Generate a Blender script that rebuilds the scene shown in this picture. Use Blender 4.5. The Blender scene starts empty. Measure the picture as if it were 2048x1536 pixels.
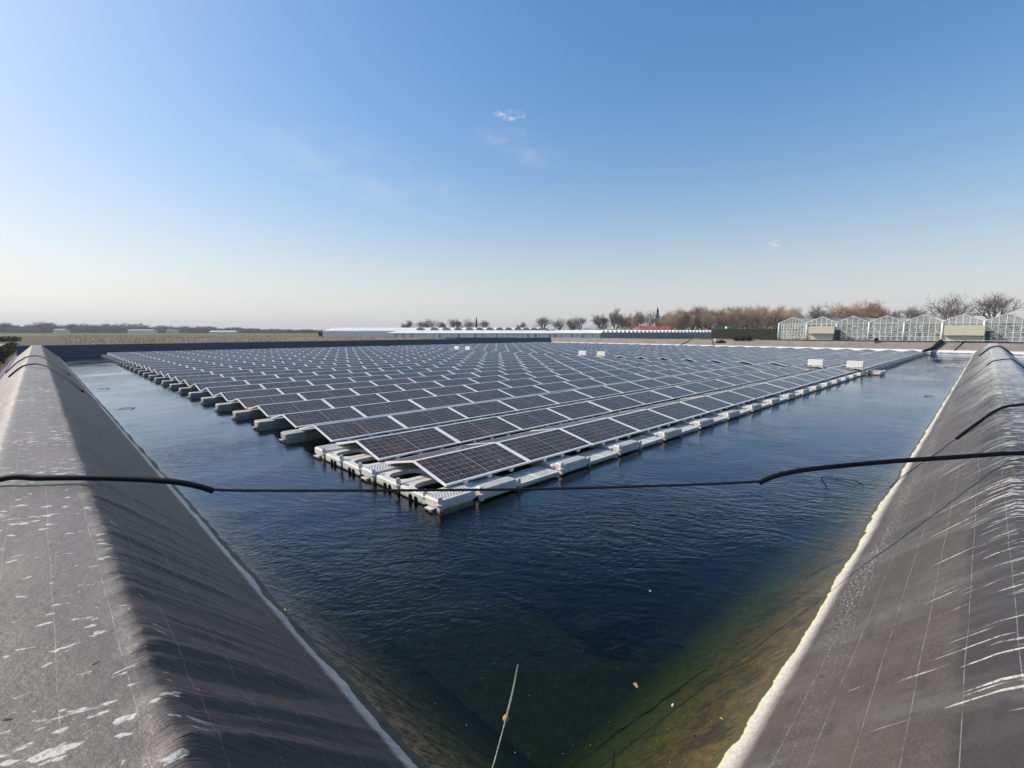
import bpy, bmesh, math, random
from mathutils import Vector, Matrix, noise as mn
R = math.radians
PI = math.pi
rnd = random.Random(7)
scene = bpy.context.scene
col = scene.collection

# ------------------------------------------------------------------ camera
H = 2.78                       # eye height above the water
F = 945.0                      # focal length in pixels of a 2048 px wide frame
PITCH = math.atan(106 / 945.0)
cd = bpy.data.cameras.new("camera")
cam = bpy.data.objects.new("camera", cd)
col.objects.link(cam)
cam.location = (0, 0, H)
cam.rotation_euler = (R(90) - PITCH, 0, R(-45))
cd.sensor_width = 36
cd.lens = F / 2048 * 36
cd.clip_start = 0.05
cd.clip_end = 6000
scene.camera = cam
FW = Vector((math.cos(R(45)) * math.cos(PITCH), math.sin(R(45)) * math.cos(PITCH), -math.sin(PITCH)))
RT = Vector((math.sin(R(45)), -math.cos(R(45)), 0))
UP = RT.cross(FW)
CP = Vector((0, 0, H))


def ray(x, y):
    return FW * F + RT * (x - 1024) - UP * (y - 768)


def on_plane(x, y, n, d):
    r = ray(x, y)
    n = Vector(n)
    return CP + r * ((d - n.dot(CP)) / n.dot(r))


def G(ix, d, z=0.0):           # ground point in bearing ix at view depth d
    f = Vector((0.7071, 0.7071, 0))
    p = f * d + RT * (d * (ix - 1024) / 951.0)
    return Vector((p.x, p.y, z))


# ------------------------------------------------------------------ materials
class NT:
    def __init__(s, name):
        s.m = bpy.data.materials.new(name)
        s.m.use_nodes = True
        s.t = s.m.node_tree
        s.t.nodes.clear()
        s.out = s.t.nodes.new("ShaderNodeOutputMaterial")

    def n(s, kind, **kw):
        nd = s.t.nodes.new("ShaderNode" + kind)
        for k, v in kw.items():
            setattr(nd, k, v)
        return nd

    def put(s, sock, v):
        if v is None:
            return
        if isinstance(v, bpy.types.NodeSocket):
            s.t.links.new(v, sock)
        elif isinstance(v, (tuple, list)) and len(v) == 3 and sock.type == 'RGBA':
            sock.default_value = (*v, 1)
        else:
            sock.default_value = v

    def math(s, op, a, b=None, c=None, clamp=False):
        nd = s.n("Math", operation=op, use_clamp=clamp)
        s.put(nd.inputs[0], a)
        s.put(nd.inputs[1], b)
        s.put(nd.inputs[2], c)
        return nd.outputs[0]

    def ramp(s, v, a, b, lo=0.0, hi=1.0, smooth=True):
        nd = s.n("MapRange", interpolation_type='SMOOTHSTEP' if smooth else 'LINEAR')
        s.put(nd.inputs[0], v)
        s.put(nd.inputs[1], a)
        s.put(nd.inputs[2], b)
        s.put(nd.inputs[3], lo)
        s.put(nd.inputs[4], hi)
        return nd.outputs[0]

    def mix(s, f, a, b):
        nd = s.n("Mix", data_type='RGBA')
        s.put(nd.inputs[0], f)
        s.put(nd.inputs[6], a)
        s.put(nd.inputs[7], b)
        return nd.outputs[2]

    def pos(s):
        g = s.n("NewGeometry")
        x = s.n("SeparateXYZ")
        s.t.links.new(g.outputs["Position"], x.inputs[0])
        return g.outputs["Position"], x.outputs[0], x.outputs[1], x.outputs[2]

    def vec(s, x, y, z=0.0):
        c = s.n("CombineXYZ")
        s.put(c.inputs[0], x)
        s.put(c.inputs[1], y)
        s.put(c.inputs[2], z)
        return c.outputs[0]

    def noise(s, v, scale, detail=2.0, rough=0.5, dist=0.0):
        nd = s.n("TexNoise")
        s.put(nd.inputs["Vector"], v)
        nd.inputs["Scale"].default_value = scale
        nd.inputs["Detail"].default_value = detail
        nd.inputs["Roughness"].default_value = rough
        nd.inputs["Distortion"].default_value = dist
        return nd.outputs[0]

    def bump(s, h, dist=0.01, strength=1.0):
        b = s.n("Bump")
        b.inputs["Strength"].default_value = strength
        b.inputs["Distance"].default_value = dist
        s.put(b.inputs["Height"], h)
        return b.outputs[0]

    def bsdf(s, color, rough=0.6, metal=0.0, normal=None, spec=0.5, **kw):
        b = s.n("BsdfPrincipled")
        s.put(b.inputs["Base Color"], color)
        s.put(b.inputs["Roughness"], rough)
        s.put(b.inputs["Metallic"], metal)
        s.put(b.inputs["Specular IOR Level"], spec)
        if normal is not None:
            s.put(b.inputs["Normal"], normal)
        for k, v in kw.items():
            s.put(b.inputs[k], v)
        return b.outputs[0]

    def done(s, sh):
        s.t.links.new(sh, s.out.inputs[0])
        return s.m


def plain(name, c, rough=0.6, metal=0.0, var=0.12, scale=6.0, spec=0.5, bump=0.0):
    t = NT(name)
    p, x, y, z = t.pos()
    nz = t.noise(p, scale, 3)
    f = t.ramp(nz, 0.3, 0.7, 1 - var, 1 + var, False)
    hs = t.n("HueSaturation")
    t.put(hs.inputs["Color"], tuple(c))
    t.put(hs.inputs["Value"], f)
    nm = t.bump(t.noise(p, scale * 8, 2), bump) if bump else None
    return t.done(t.bsdf(hs.outputs[0], rough, metal, nm, spec))


M = {}


def grid_line(t, c, pitch, width):
    fr = t.math('FRACT', t.math('DIVIDE', c, pitch))
    a = t.math('ABSOLUTE', t.math('SUBTRACT', fr, 0.5))
    return t.math('GREATER_THAN', a, 0.5 - width / pitch / 2)


def band(t, v, c, half):
    return t.math('LESS_THAN', t.math('ABSOLUTE', t.math('SUBTRACT', v, c)), half)


# --- liner of the banks. s = coordinate across the bank, a = along it
def liner(name, which):
    t = NT(name)
    p, x, y, z = t.pos()
    if which in ('left', 'far_y'):
        across, along = (x, y) if which == 'left' else (y, x)
    else:
        across, along = (y, x) if which == 'right' else (x, y)
    base = {'left': (0.104, 0.087, 0.075), 'right': (0.064, 0.051, 0.042), 'far_y': (0.042, 0.044, 0.055), 'far_x': (0.215, 0.185, 0.155)}[which]  # far_y base holds that bank's bluish shade, far_x its sunlit tone
    big = t.noise(p, 0.9, 4, 0.6)
    fine = t.noise(p, 60.0, 3, 0.7)
    c = t.mix(t.ramp(big, 0.3, 0.7), tuple(v * 0.82 for v in base), tuple(v * 1.18 for v in base))
    c = t.mix(t.ramp(fine, 0.35, 0.75, 0, 0.55), c, tuple(min(1, v * 1.9) for v in base))
    # grit sparkle
    grit = t.noise(p, 190.0, 1, 0.5)
    c = t.mix(t.ramp(grit, 0.70, 0.76, 0, 0.6), c, (0.5, 0.48, 0.45))
    if which == 'left':
        sm = t.noise(t.vec(t.math('MULTIPLY', x, 1.2), t.math('MULTIPLY', y, 0.5)), 2.2, 3)
        c = t.mix(t.ramp(sm, 0.45, 0.7, 0, 0.35), c, (0.085, 0.07, 0.062))
        # inner slope painted darker to stand in for its grazing shade
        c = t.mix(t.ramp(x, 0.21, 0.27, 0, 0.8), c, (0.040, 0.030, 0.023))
    if which == 'right':
        up = t.ramp(t.math('ADD', z, t.math('MULTIPLY', big, 0.12)), 1.08, 1.14, 0, 0.65)
        c = t.mix(up, c, (0.032, 0.027, 0.025))
        dust = t.noise(t.vec(t.math('MULTIPLY', x, 1.2), t.math('MULTIPLY', y, 0.4)), 1.6, 4, 0.65)
        c = t.mix(t.ramp(dust, 0.42, 0.72, 0, 0.6), c, (0.15, 0.14, 0.12))
        ds2 = t.noise(t.vec(t.math('MULTIPLY', x, 2.5), t.math('MULTIPLY', y, 9.0)), 1.6, 5, 0.7)
        c = t.mix(t.ramp(ds2, 0.5, 0.7, 0, 0.35), c, (0.02, 0.018, 0.017))
    wob = t.math('MULTIPLY', t.math('SUBTRACT', t.noise(p, 0.8, 2), 0.5), 0.03)
    if which in ('left', 'right'):
        seam = grid_line(t, t.math('ADD', t.math('ADD', across, wob), 0.055), 0.215 if which == 'left' else 0.18, 0.0034)
        brk = t.ramp(t.noise(p, 9, 4, 0.7), 0.38, 0.6, 0.05, 0.45)
        c = t.mix(t.math('MULTIPLY', seam, brk), c, (0.42, 0.41, 0.38))
    white = (0.66, 0.63, 0.56)
    far = t.ramp(along, 3.0, 30.0, 0, 1, False)
    if which == 'left':
        v = t.vec(t.math('MULTIPLY', x, 7.5), t.math('MULTIPLY', t.math('ADD', y, t.math('MULTIPLY', x, 0.35)), 14.5))
        nz = t.noise(v, 1.0, 2.5, 0.55)
        patch = t.noise(p, 0.7, 2)
        th = t.math('SUBTRACT', t.math('ADD', 0.632, t.math('MULTIPLY', t.math('SUBTRACT', 0.5, patch), 0.28)), t.math('MULTIPLY', far, 0.055))
        chip = t.ramp(t.noise(p, 45, 4, 0.75), 0.36, 0.52, 0.25, 1)
        mk = t.math('MULTIPLY', t.ramp(t.math('SUBTRACT', nz, th), 0.0, 0.05), chip)
        mk = t.math('MULTIPLY', mk, t.ramp(x, 0.2, 0.42, 1, 0.0))
        mk = t.math('MULTIPLY', mk, t.ramp(along, 15, 40, 1, 0.5))
        c = t.mix(t.math('MULTIPLY', mk, 0.85), c, white)
        bl = t.noise(t.vec(t.math('MULTIPLY', x, 7.0), t.math('MULTIPLY', y, 11.0)), 1.0, 4, 0.7, 1.5)
        blm = t.math('MULTIPLY', t.math('MULTIPLY', t.ramp(t.math('SUBTRACT', bl, 0.655), 0.0, 0.02), chip), t.ramp(x, 0.2, 0.3, 1, 0))
        c = t.mix(t.math('MULTIPLY', blm, 0.75), c, white)
        dots = t.noise(p, 26.0, 1)
        c = t.mix(t.ramp(dots, 0.80, 0.82), c, (0.02, 0.018, 0.016))
    if which == 'right':
        xs = t.math('ADD', x, t.math('MULTIPLY', y, 0.2))
        v = t.vec(t.math('MULTIPLY', xs, 30.0), t.math('MULTIPLY', y, 3.0))
        nz = t.noise(v, 1.0, 2.0, 0.5)
        len_n = t.noise(t.vec(t.math('MULTIPLY', xs, 24.0), 3.3), 1.0, 1)
        drop = t.math('MULTIPLY', t.math('MAXIMUM', t.math('SUBTRACT', 1.31, z), 0), 0.17)
        patch = t.noise(p, 0.5, 2)
        th = t.math('SUBTRACT', t.math('ADD', t.math('ADD', 0.610, drop), t.math('MULTIPLY', t.math('SUBTRACT', 0.5, patch), 0.2)), t.math('MULTIPLY', far, 0.16))
        nn = t.math('ADD', t.math('MULTIPLY', nz, 0.55), t.math('MULTIPLY', len_n, 0.5))
        chip = t.ramp(t.noise(p, 30, 4, 0.75), 0.36, 0.54, 0.15, 1)
        mk = t.math('MULTIPLY', t.ramp(t.math('SUBTRACT', nn, th), 0.0, 0.045), chip)
        c = t.mix(t.math('MULTIPLY', mk, 0.85), c, white)
        # splashes on the crest
        v2 = t.vec(t.math('MULTIPLY', x, 11.0), t.math('MULTIPLY', y, 5.0))
        n2 = t.noise(v2, 1.0, 3, 0.6)
        th2 = t.math('SUBTRACT', 0.60, t.math('MULTIPLY', far, 0.13))
        m2 = t.ramp(t.math('SUBTRACT', n2, th2), 0.0, 0.05)
        m2 = t.math('MULTIPLY', m2, t.ramp(y, -0.35, -0.2, 1, 0))
        c = t.mix(t.math('MULTIPLY', m2, 0.8), c, white)
        # splashed spots just above the white scale
        n3 = t.noise(t.vec(t.math('MULTIPLY', x, 38.0), t.math('MULTIPLY', z, 60.0)), 1.0, 2)
        zc = t.math('ADD', 0.36, t.math('MULTIPLY', t.math('SUBTRACT', t.noise(p, 0.45, 1), 0.5), 0.3))
        bm = t.ramp(t.math('ABSOLUTE', t.math('SUBTRACT', z, zc)), 0.02, 0.16, 1, 0)
        n3b = t.ramp(t.math('SUBTRACT', n3, 0.60), 0.0, 0.05)
        c = t.mix(t.math('MULTIPLY', t.math('MULTIPLY', bm, n3b), t.ramp(x, 3.5, 6, 0.12, 0.8)), c, white)
    # scale line at the water's edge
    e = t.math('MULTIPLY', t.math('SUBTRACT', t.noise(p, 2.4, 6, 0.68), 0.5), 0.17)
    ze = t.math('ADD', z, e)
    if which == 'left':
        b0, b1, b2, b3, bc, bs = 0.10, 0.115, 0.17, 0.25, (0.50, 0.48, 0.45), 0.9
    elif which == 'right':
        b0, b1, b2, b3, bc, bs = 0.045, 0.055, 0.085, 0.205, (0.66, 0.615, 0.53), 1.0
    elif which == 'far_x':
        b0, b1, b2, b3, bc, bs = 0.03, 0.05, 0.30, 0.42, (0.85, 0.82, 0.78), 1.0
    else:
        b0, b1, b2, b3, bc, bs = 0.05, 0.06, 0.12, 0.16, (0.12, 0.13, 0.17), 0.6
    up = t.ramp(t.math('ADD', z, t.math('MULTIPLY', e, 0.35)), b2, b3, 1, 0)
    lo = t.ramp(ze, b0, b1, 0, 1)
    bandm = t.math('MULTIPLY', t.math('MULTIPLY', up, lo), bs)
    tex = t.mix(t.ramp(t.noise(p, 35, 4, 0.7), 0.35, 0.6), tuple(v * 0.72 for v in bc), bc)
    c = t.mix(bandm, c, tex)
    if which == 'right':
        yl = t.math('MULTIPLY', lo, t.ramp(ze, 0.055, 0.085, 1, 0))
        c = t.mix(t.math('MULTIPLY', yl, 0.8), c, (0.72, 0.66, 0.30))
    wet = t.math('SUBTRACT', 1.0, lo)
    c = t.mix(wet, c, (0.075, 0.062, 0.022) if which == 'right' else (0.04, 0.04, 0.025))
    # under water: brown fuzzy algae
    al = t.noise(t.vec(x, y), 11.0, 7, 0.8, 0.8)
    al2 = t.noise(t.vec(x, y), 1.3, 3, 0.6)
    ac = t.mix(t.ramp(al, 0.40, 0.60), (0.016, 0.013, 0.006) if which == 'left' else (0.060, 0.042, 0.011), (0.25, 0.165, 0.06) if which == 'left' else (0.135, 0.092, 0.024))
    ac = t.mix(t.ramp(t.noise(t.vec(x, y), 2.6, 5, 0.7, 0.5), 0.50, 0.64, 0, 0.75), ac, (0.018, 0.02, 0.008))
    gz = t.ramp(t.math('ADD', z, t.math('MULTIPLY', t.math('SUBTRACT', al2, 0.5), 0.8)), -1.3, -0.35, 1, 0)
    ac = t.mix(gz, ac, t.mix(t.ramp(al, 0.4, 0.65), (0.075, 0.085, 0.02), (0.155, 0.16, 0.04)))
    under = t.ramp(z, -0.015, 0.0, 1, 0)
    c = t.mix(under, c, ac)
    hgt = t.math('ADD', t.math('MULTIPLY', fine, 0.4), t.math('MULTIPLY', t.noise(p, 14, 4, 0.6), 1.0))
    if which == 'left':
        wr = t.noise(t.vec(t.math('MULTIPLY', x, 0.9), t.math('MULTIPLY', y, 9.0)), 1.0, 5, 0.6)
        wr = t.math('MULTIPLY', wr, t.ramp(x, 0.15, 0.35, 0, 1))
        wr2 = t.noise(t.vec(t.math('MULTIPLY', x, 1.6), t.math('MULTIPLY', y, 26.0)), 1.0, 4, 0.7, 0.3)
        wr2 = t.math('MULTIPLY', t.math('ABSOLUTE', t.math('SUBTRACT', wr2, 0.5)), t.ramp(x, 0.15, 0.3, 0, 1))
        hgt = t.math('ADD', hgt, t.math('ADD', t.math('MULTIPLY', wr, 7.0), t.math('MULTIPLY', wr2, -10.0)))
    nm = t.bump(hgt, 0.008, 0.7)
    rg = t.mix(under, (0.52,) * 3 if which != 'far_x' else (0.8,) * 3, (0.9,) * 3)
    return t.done(t.bsdf(c, rg, 0, nm, 0.5 if which != 'far_x' else 0.3))


for k in ('left', 'right', 'far_y', 'far_x'):
    M['liner_' + k] = liner('pond liner ' + k, k)


# --- water
def water_mat(name):
    t = NT(name)
    p, x, y, z = t.pos()
    u = t.math('MULTIPLY', t.math('ADD', x, y), 0.7071)
    w = t.math('MULTIPLY', t.math('SUBTRACT', x, y), 0.7071)
    warp = t.noise(p, 0.7, 2)
    v1 = t.vec(t.math('ADD', t.math('MULTIPLY', u, 1.0), t.math('ADD', t.math('MULTIPLY', w, 0.22), t.math('MULTIPLY', warp, 0.9))), t.math('MULTIPLY', w, 0.28))
    n1 = t.noise(v1, 8.0, 2.0, 0.5, 0.25)
    v2 = t.vec(t.math('MULTIPLY', t.math('SUBTRACT', u, t.math('MULTIPLY', w, 0.35)), 1.0), t.math('MULTIPLY', w, 0.5))
    n2 = t.noise(v2, 19.0, 2.0, 0.5)
    n3 = t.noise(p, 2.0, 3.0, 0.6)
    gust = t.noise(t.vec(t.math('MULTIPLY', x, 0.16), t.math('MULTIPLY', y, 0.22)), 1.0, 3, 0.6)
    amp = t.ramp(gust, 0.40, 0.60, 0.30, 1.35)
    calm = t.ramp(t.math('ADD', x, y), 4.2, 6.5, 0.18, 1.0)
    # finer ripples die out towards the near corner, sheltered by the banks
    amp = t.math('MULTIPLY', amp, calm)
    amp = t.math('MULTIPLY', amp, t.ramp(t.math('ADD', x, y), 9.0, 26.0, 1.0, 0.30))
    hh = t.math('ADD', t.math('MULTIPLY', n1, 1.0), t.math('ADD', t.math('MULTIPLY', n2, 0.62), t.math('MULTIPLY', n3, 0.35)))
    hh = t.math('MULTIPLY', hh, amp)
    nm = t.bump(hh, 0.0175, 1.0)
    gi = t.n("NewGeometry")
    dp = t.n("VectorMath", operation='DOT_PRODUCT')
    t.t.links.new(gi.outputs["Incoming"], dp.inputs[0])
    t.t.links.new(nm, dp.inputs[1])
    cs = t.math('MINIMUM', t.math('ABSOLUTE', dp.outputs["Value"]), 1.0)
    # reflectance of a water surface, the same from both sides
    refl = t.math('ADD', 0.02, t.math('MULTIPLY', 0.98, t.math('POWER', t.math('SUBTRACT', 1.0, cs), 4.5)), clamp=True)
    gl = t.n("BsdfGlossy")
    gl.inputs["Roughness"].default_value = 0.03
    t.put(gl.inputs["Normal"], nm)
    t.put(gl.inputs["Color"], (0.80, 0.87, 1.0))
    tr = t.n("BsdfTransparent")
    mx = t.n("MixShader")
    t.put(mx.inputs[0], refl)
    t.put(mx.inputs[1], tr.outputs[0])
    t.put(mx.inputs[2], gl.outputs[0])
    va = t.n("VolumeAbsorption")
    va.inputs["Color"].default_value = (0.44, 0.52, 0.22, 1)
    va.inputs["Density"].default_value = 0.9
    t.t.links.new(va.outputs[0], t.out.inputs[1])
    return t.done(mx.outputs[0])


M['water'] = water_mat('pond water')


def ground_mat():
    t = NT('ground soil and grass')
    p, x, y, z = t.pos()
    a = t.noise(p, 0.03, 4, 0.6)
    b = t.noise(p, 1.5, 4, 0.7)
    g = t.mix(t.ramp(b, 0.3, 0.7), (0.10, 0.11, 0.035), (0.19, 0.19, 0.075))
    s = t.mix(t.ramp(b, 0.3, 0.7), (0.12, 0.085, 0.055), (0.2, 0.15, 0.10))
    c = t.mix(t.ramp(a, 0.50, 0.56), g, s)
    return t.done(t.bsdf(c, 0.95, 0, t.bump(b, 0.1), 0.1))


M['ground'] = ground_mat()
M['field'] = plain('ploughed field soil', (0.13, 0.095, 0.062), 0.95, 0, 0.3, 0.8, 0.1)
M['path'] = plain('pale dirt path', (0.42, 0.36, 0.24), 0.95, 0, 0.15, 0.9, 0.1)
M['asphalt'] = plain('dark service path', (0.035, 0.034, 0.033), 0.85, 0, 0.3, 1.5, 0.3)
M['purple'] = plain('purple liner hem', (0.10, 0.05, 0.22), 0.6, 0)


# --- panel
def cell_mat():
    t = NT('solar cells under glass')
    uv = t.n("UVMap")
    sp = t.n("SeparateXYZ")
    t.t.links.new(uv.outputs[0], sp.inputs[0])
    u, v = sp.outputs[0], sp.outputs[1]
    p, x, y, z = t.pos()
    l1 = grid_line(t, u, 0.1605, 0.0065)
    l1b = grid_line(t, t.math('ADD', u, 0.08), 0.1605, 0.0035)
    l2 = grid_line(t, v, 0.159, 0.0065)
    mid = band(t, u, 0.963, 0.0085)
    ln = t.math('MAXIMUM', t.math('MAXIMUM', l1, l2), t.math('MAXIMUM', mid, t.math('MULTIPLY', l1b, 0.6)))
    n = t.noise(p, 0.9, 1)
    cc = t.mix(n, (0.014, 0.010, 0.008), (0.024, 0.018, 0.014))
    c = t.mix(t.math('MULTIPLY', ln, 0.9), cc, (0.42, 0.41, 0.40))
    du = t.noise(p, 2.5, 5, 0.65)
    c = t.mix(t.ramp(du, 0.35, 0.75, 0.08, 0.26), c, (0.27, 0.195, 0.145))
    dr = t.noise(p, 17.0, 2, 0.6, 0.4)
    c = t.mix(t.ramp(dr, 0.70, 0.74, 0, 0.7), c, (0.62, 0.60, 0.56))
    dr2 = t.noise(p, 45.0, 1, 0.5)
    c = t.mix(t.ramp(dr2, 0.765, 0.80, 0, 0.6), c, (0.6, 0.58, 0.54))
    rg = t.ramp(du, 0.3, 0.8, 0.14, 0.32)
    b = t.bsdf(c, rg, 0, None, 0.13)
    return t.done(b)


M['cells'] = cell_mat()
M['alu'] = plain('anodised aluminium', (0.84, 0.83, 0.81), 0.42, 0.0, 0.06, 3)
def plastic_mat():
    t = NT('pale grey moulded plastic')
    p, x, y, z = t.pos()
    n = t.noise(p, 3.0, 4, 0.7)
    c = t.mix(t.ramp(n, 0.3, 0.7), (0.60, 0.565, 0.50), (0.74, 0.71, 0.64))
    st = t.noise(t.vec(t.math('MULTIPLY', x, 1.0), t.math('MULTIPLY', y, 1.0), t.math('MULTIPLY', z, 0.15)), 14.0, 3, 0.6)
    c = t.mix(t.ramp(st, 0.55, 0.75, 0, 0.4), c, (0.30, 0.27, 0.21))
    e = t.math('ADD', z, t.math('MULTIPLY', t.math('SUBTRACT', n, 0.5), 0.06))
    c = t.mix(t.ramp(e, 0.015, 0.07, 0.8, 0), c, (0.13, 0.12, 0.07))
    return t.done(t.bsdf(c, 0.5, 0, t.bump(t.noise(p, 60, 2), 0.002), 0.4))


M['plastic'] = plastic_mat()
M['plastic_plain'] = plain('pale grey moulded plastic', (0.66, 0.625, 0.56), 0.5, 0, 0.10, 4, 0.4)
M['shade_toned'] = plain('weathered pontoon plastic', (0.40, 0.375, 0.33), 0.6, 0, 0.25, 3, 0.3)  # same plastic as the other floats, darkened to paint in shaded sides
M['plastic2'] = plain('grey moulded plastic deck', (0.40, 0.40, 0.41), 0.5, 0, 0.12, 4, 0.4)
M['hole'] = plain('dark recess plastic', (0.10, 0.10, 0.105), 0.7)
M['black'] = plain('black rubber', (0.010, 0.010, 0.012), 0.62, 0, 0.3, 8, 0.12)
M['rope'] = plain('black braided rope', (0.016, 0.015, 0.017), 0.8, 0, 0.4, 40)
M['ropewhite'] = plain('pale wet rope', (0.30, 0.31, 0.24), 0.7, 0, 0.5, 40)
M['white'] = plain('white painted steel', (0.80, 0.80, 0.77), 0.45, 0, 0.05, 0.8)
M['whitewash'] = plain('whitewashed glasshouse wall', (0.66, 0.67, 0.64), 0.5, 0, 0.10, 0.35)
M['shadegray'] = plain('grey gable glazing', (0.27, 0.29, 0.31), 0.3, 0, 0.2, 0.8)
M['beige'] = plain('beige coated sheet', (0.62, 0.57, 0.44), 0.5, 0, 0.04, 1)
M['offwhite'] = plain('off white panel', (0.60, 0.60, 0.56), 0.5, 0, 0.06, 1)
M['dark'] = plain('dark opening', (0.02, 0.02, 0.022), 0.7)
M['red'] = plain('red roof tiles', (0.42, 0.09, 0.05), 0.8, 0, 0.2, 2)
M['brick'] = plain('brown brick wall', (0.22, 0.12, 0.08), 0.9, 0, 0.2, 3)
M['greenpaint'] = plain('dark green boards', (0.03, 0.055, 0.035), 0.7, 0, 0.2, 2)
M['hedge'] = plain('dark hedge leaves', (0.017, 0.019, 0.009), 0.8, 0, 0.55, 2.5, 0.2)
M['bramble'] = plain('dark brown bramble', (0.05, 0.042, 0.026), 0.9, 0, 0.5, 2.0, 0.1)
M['bark_brown'] = plain('sunlit brown bark', (0.50, 0.35, 0.24), 0.9, 0, 0.35, 0.25, 0.1)
M['bark_red'] = plain('reddish brown twigs', (0.44, 0.27, 0.17), 0.9, 0, 0.35, 0.25, 0.1)
M['bark_grey'] = plain('grey bark', (0.17, 0.14, 0.12), 0.9, 0, 0.25, 0.3, 0.1)
M['conifer'] = plain('dark conifer needles', (0.03, 0.042, 0.028), 0.9, 0, 0.4, 1.0, 0.1)
M['farwood'] = plain('distant bare wood', (0.14, 0.13, 0.12), 0.95, 0, 0.3, 0.05, 0.05)
M['stake'] = plain('pale plant stakes', (0.85, 0.68, 0.45), 0.9, 0, 0.45, 0.6, 0.1)
M['leaf'] = plain('dry leaf', (0.45, 0.30, 0.11), 0.8)
M['feather'] = plain('white feather', (0.75, 0.74, 0.70), 0.8)
M['orange'] = plain('orange float cap', (0.7, 0.07, 0.02), 0.5)
M['stone'] = plain('stone chip', (0.05, 0.045, 0.04), 0.9)


def glass_mat(name, transp, tint, rough=0.1):
    t = NT(name)
    b = t.bsdf(tint, rough)
    tr = t.n("BsdfTransparent")
    mx = t.n("MixShader")
    p, x, y, z = t.pos()
    nz = t.noise(p, 0.5, 3)
    t.put(mx.inputs[0], t.ramp(nz, 0.3, 0.7, 1 - transp - 0.12, 1 - transp + 0.12))
    t.put(mx.inputs[1], tr.outputs[0])
    t.put(mx.inputs[2], b)
    return t.done(mx.outputs[0])




def sheet_mat(name, c, tf=0.5):
    t = NT(name)
    p, x, y, z = t.pos()
    n = t.noise(p, 0.5, 4)
    cc = t.mix(t.ramp(n, 0.3, 0.7), tuple(v * 0.85 for v in c), c)
    d = t.n("BsdfDiffuse")
    t.put(d.inputs[0], cc)
    l = t.n("BsdfTranslucent")
    t.put(l.inputs[0], cc)
    m = t.n("MixShader")
    m.inputs[0].default_value = tf
    t.put(m.inputs[1], d.outputs[0])
    t.put(m.inputs[2], l.outputs[0])
    return t.done(m.outputs[0])


M['sheet'] = sheet_mat('translucent white sheeting', (0.96, 0.95, 0.92), 0.8)
M['roofsheet'] = sheet_mat('white roof sheeting', (0.98, 0.97, 0.95), 0.18)
M['glass'] = glass_mat('greenhouse wall glass', 0.72, (0.55, 0.57, 0.56))
M['roofglass'] = glass_mat('chalked roof glass', 0.45, (0.50, 0.48, 0.44), 0.4)


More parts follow.
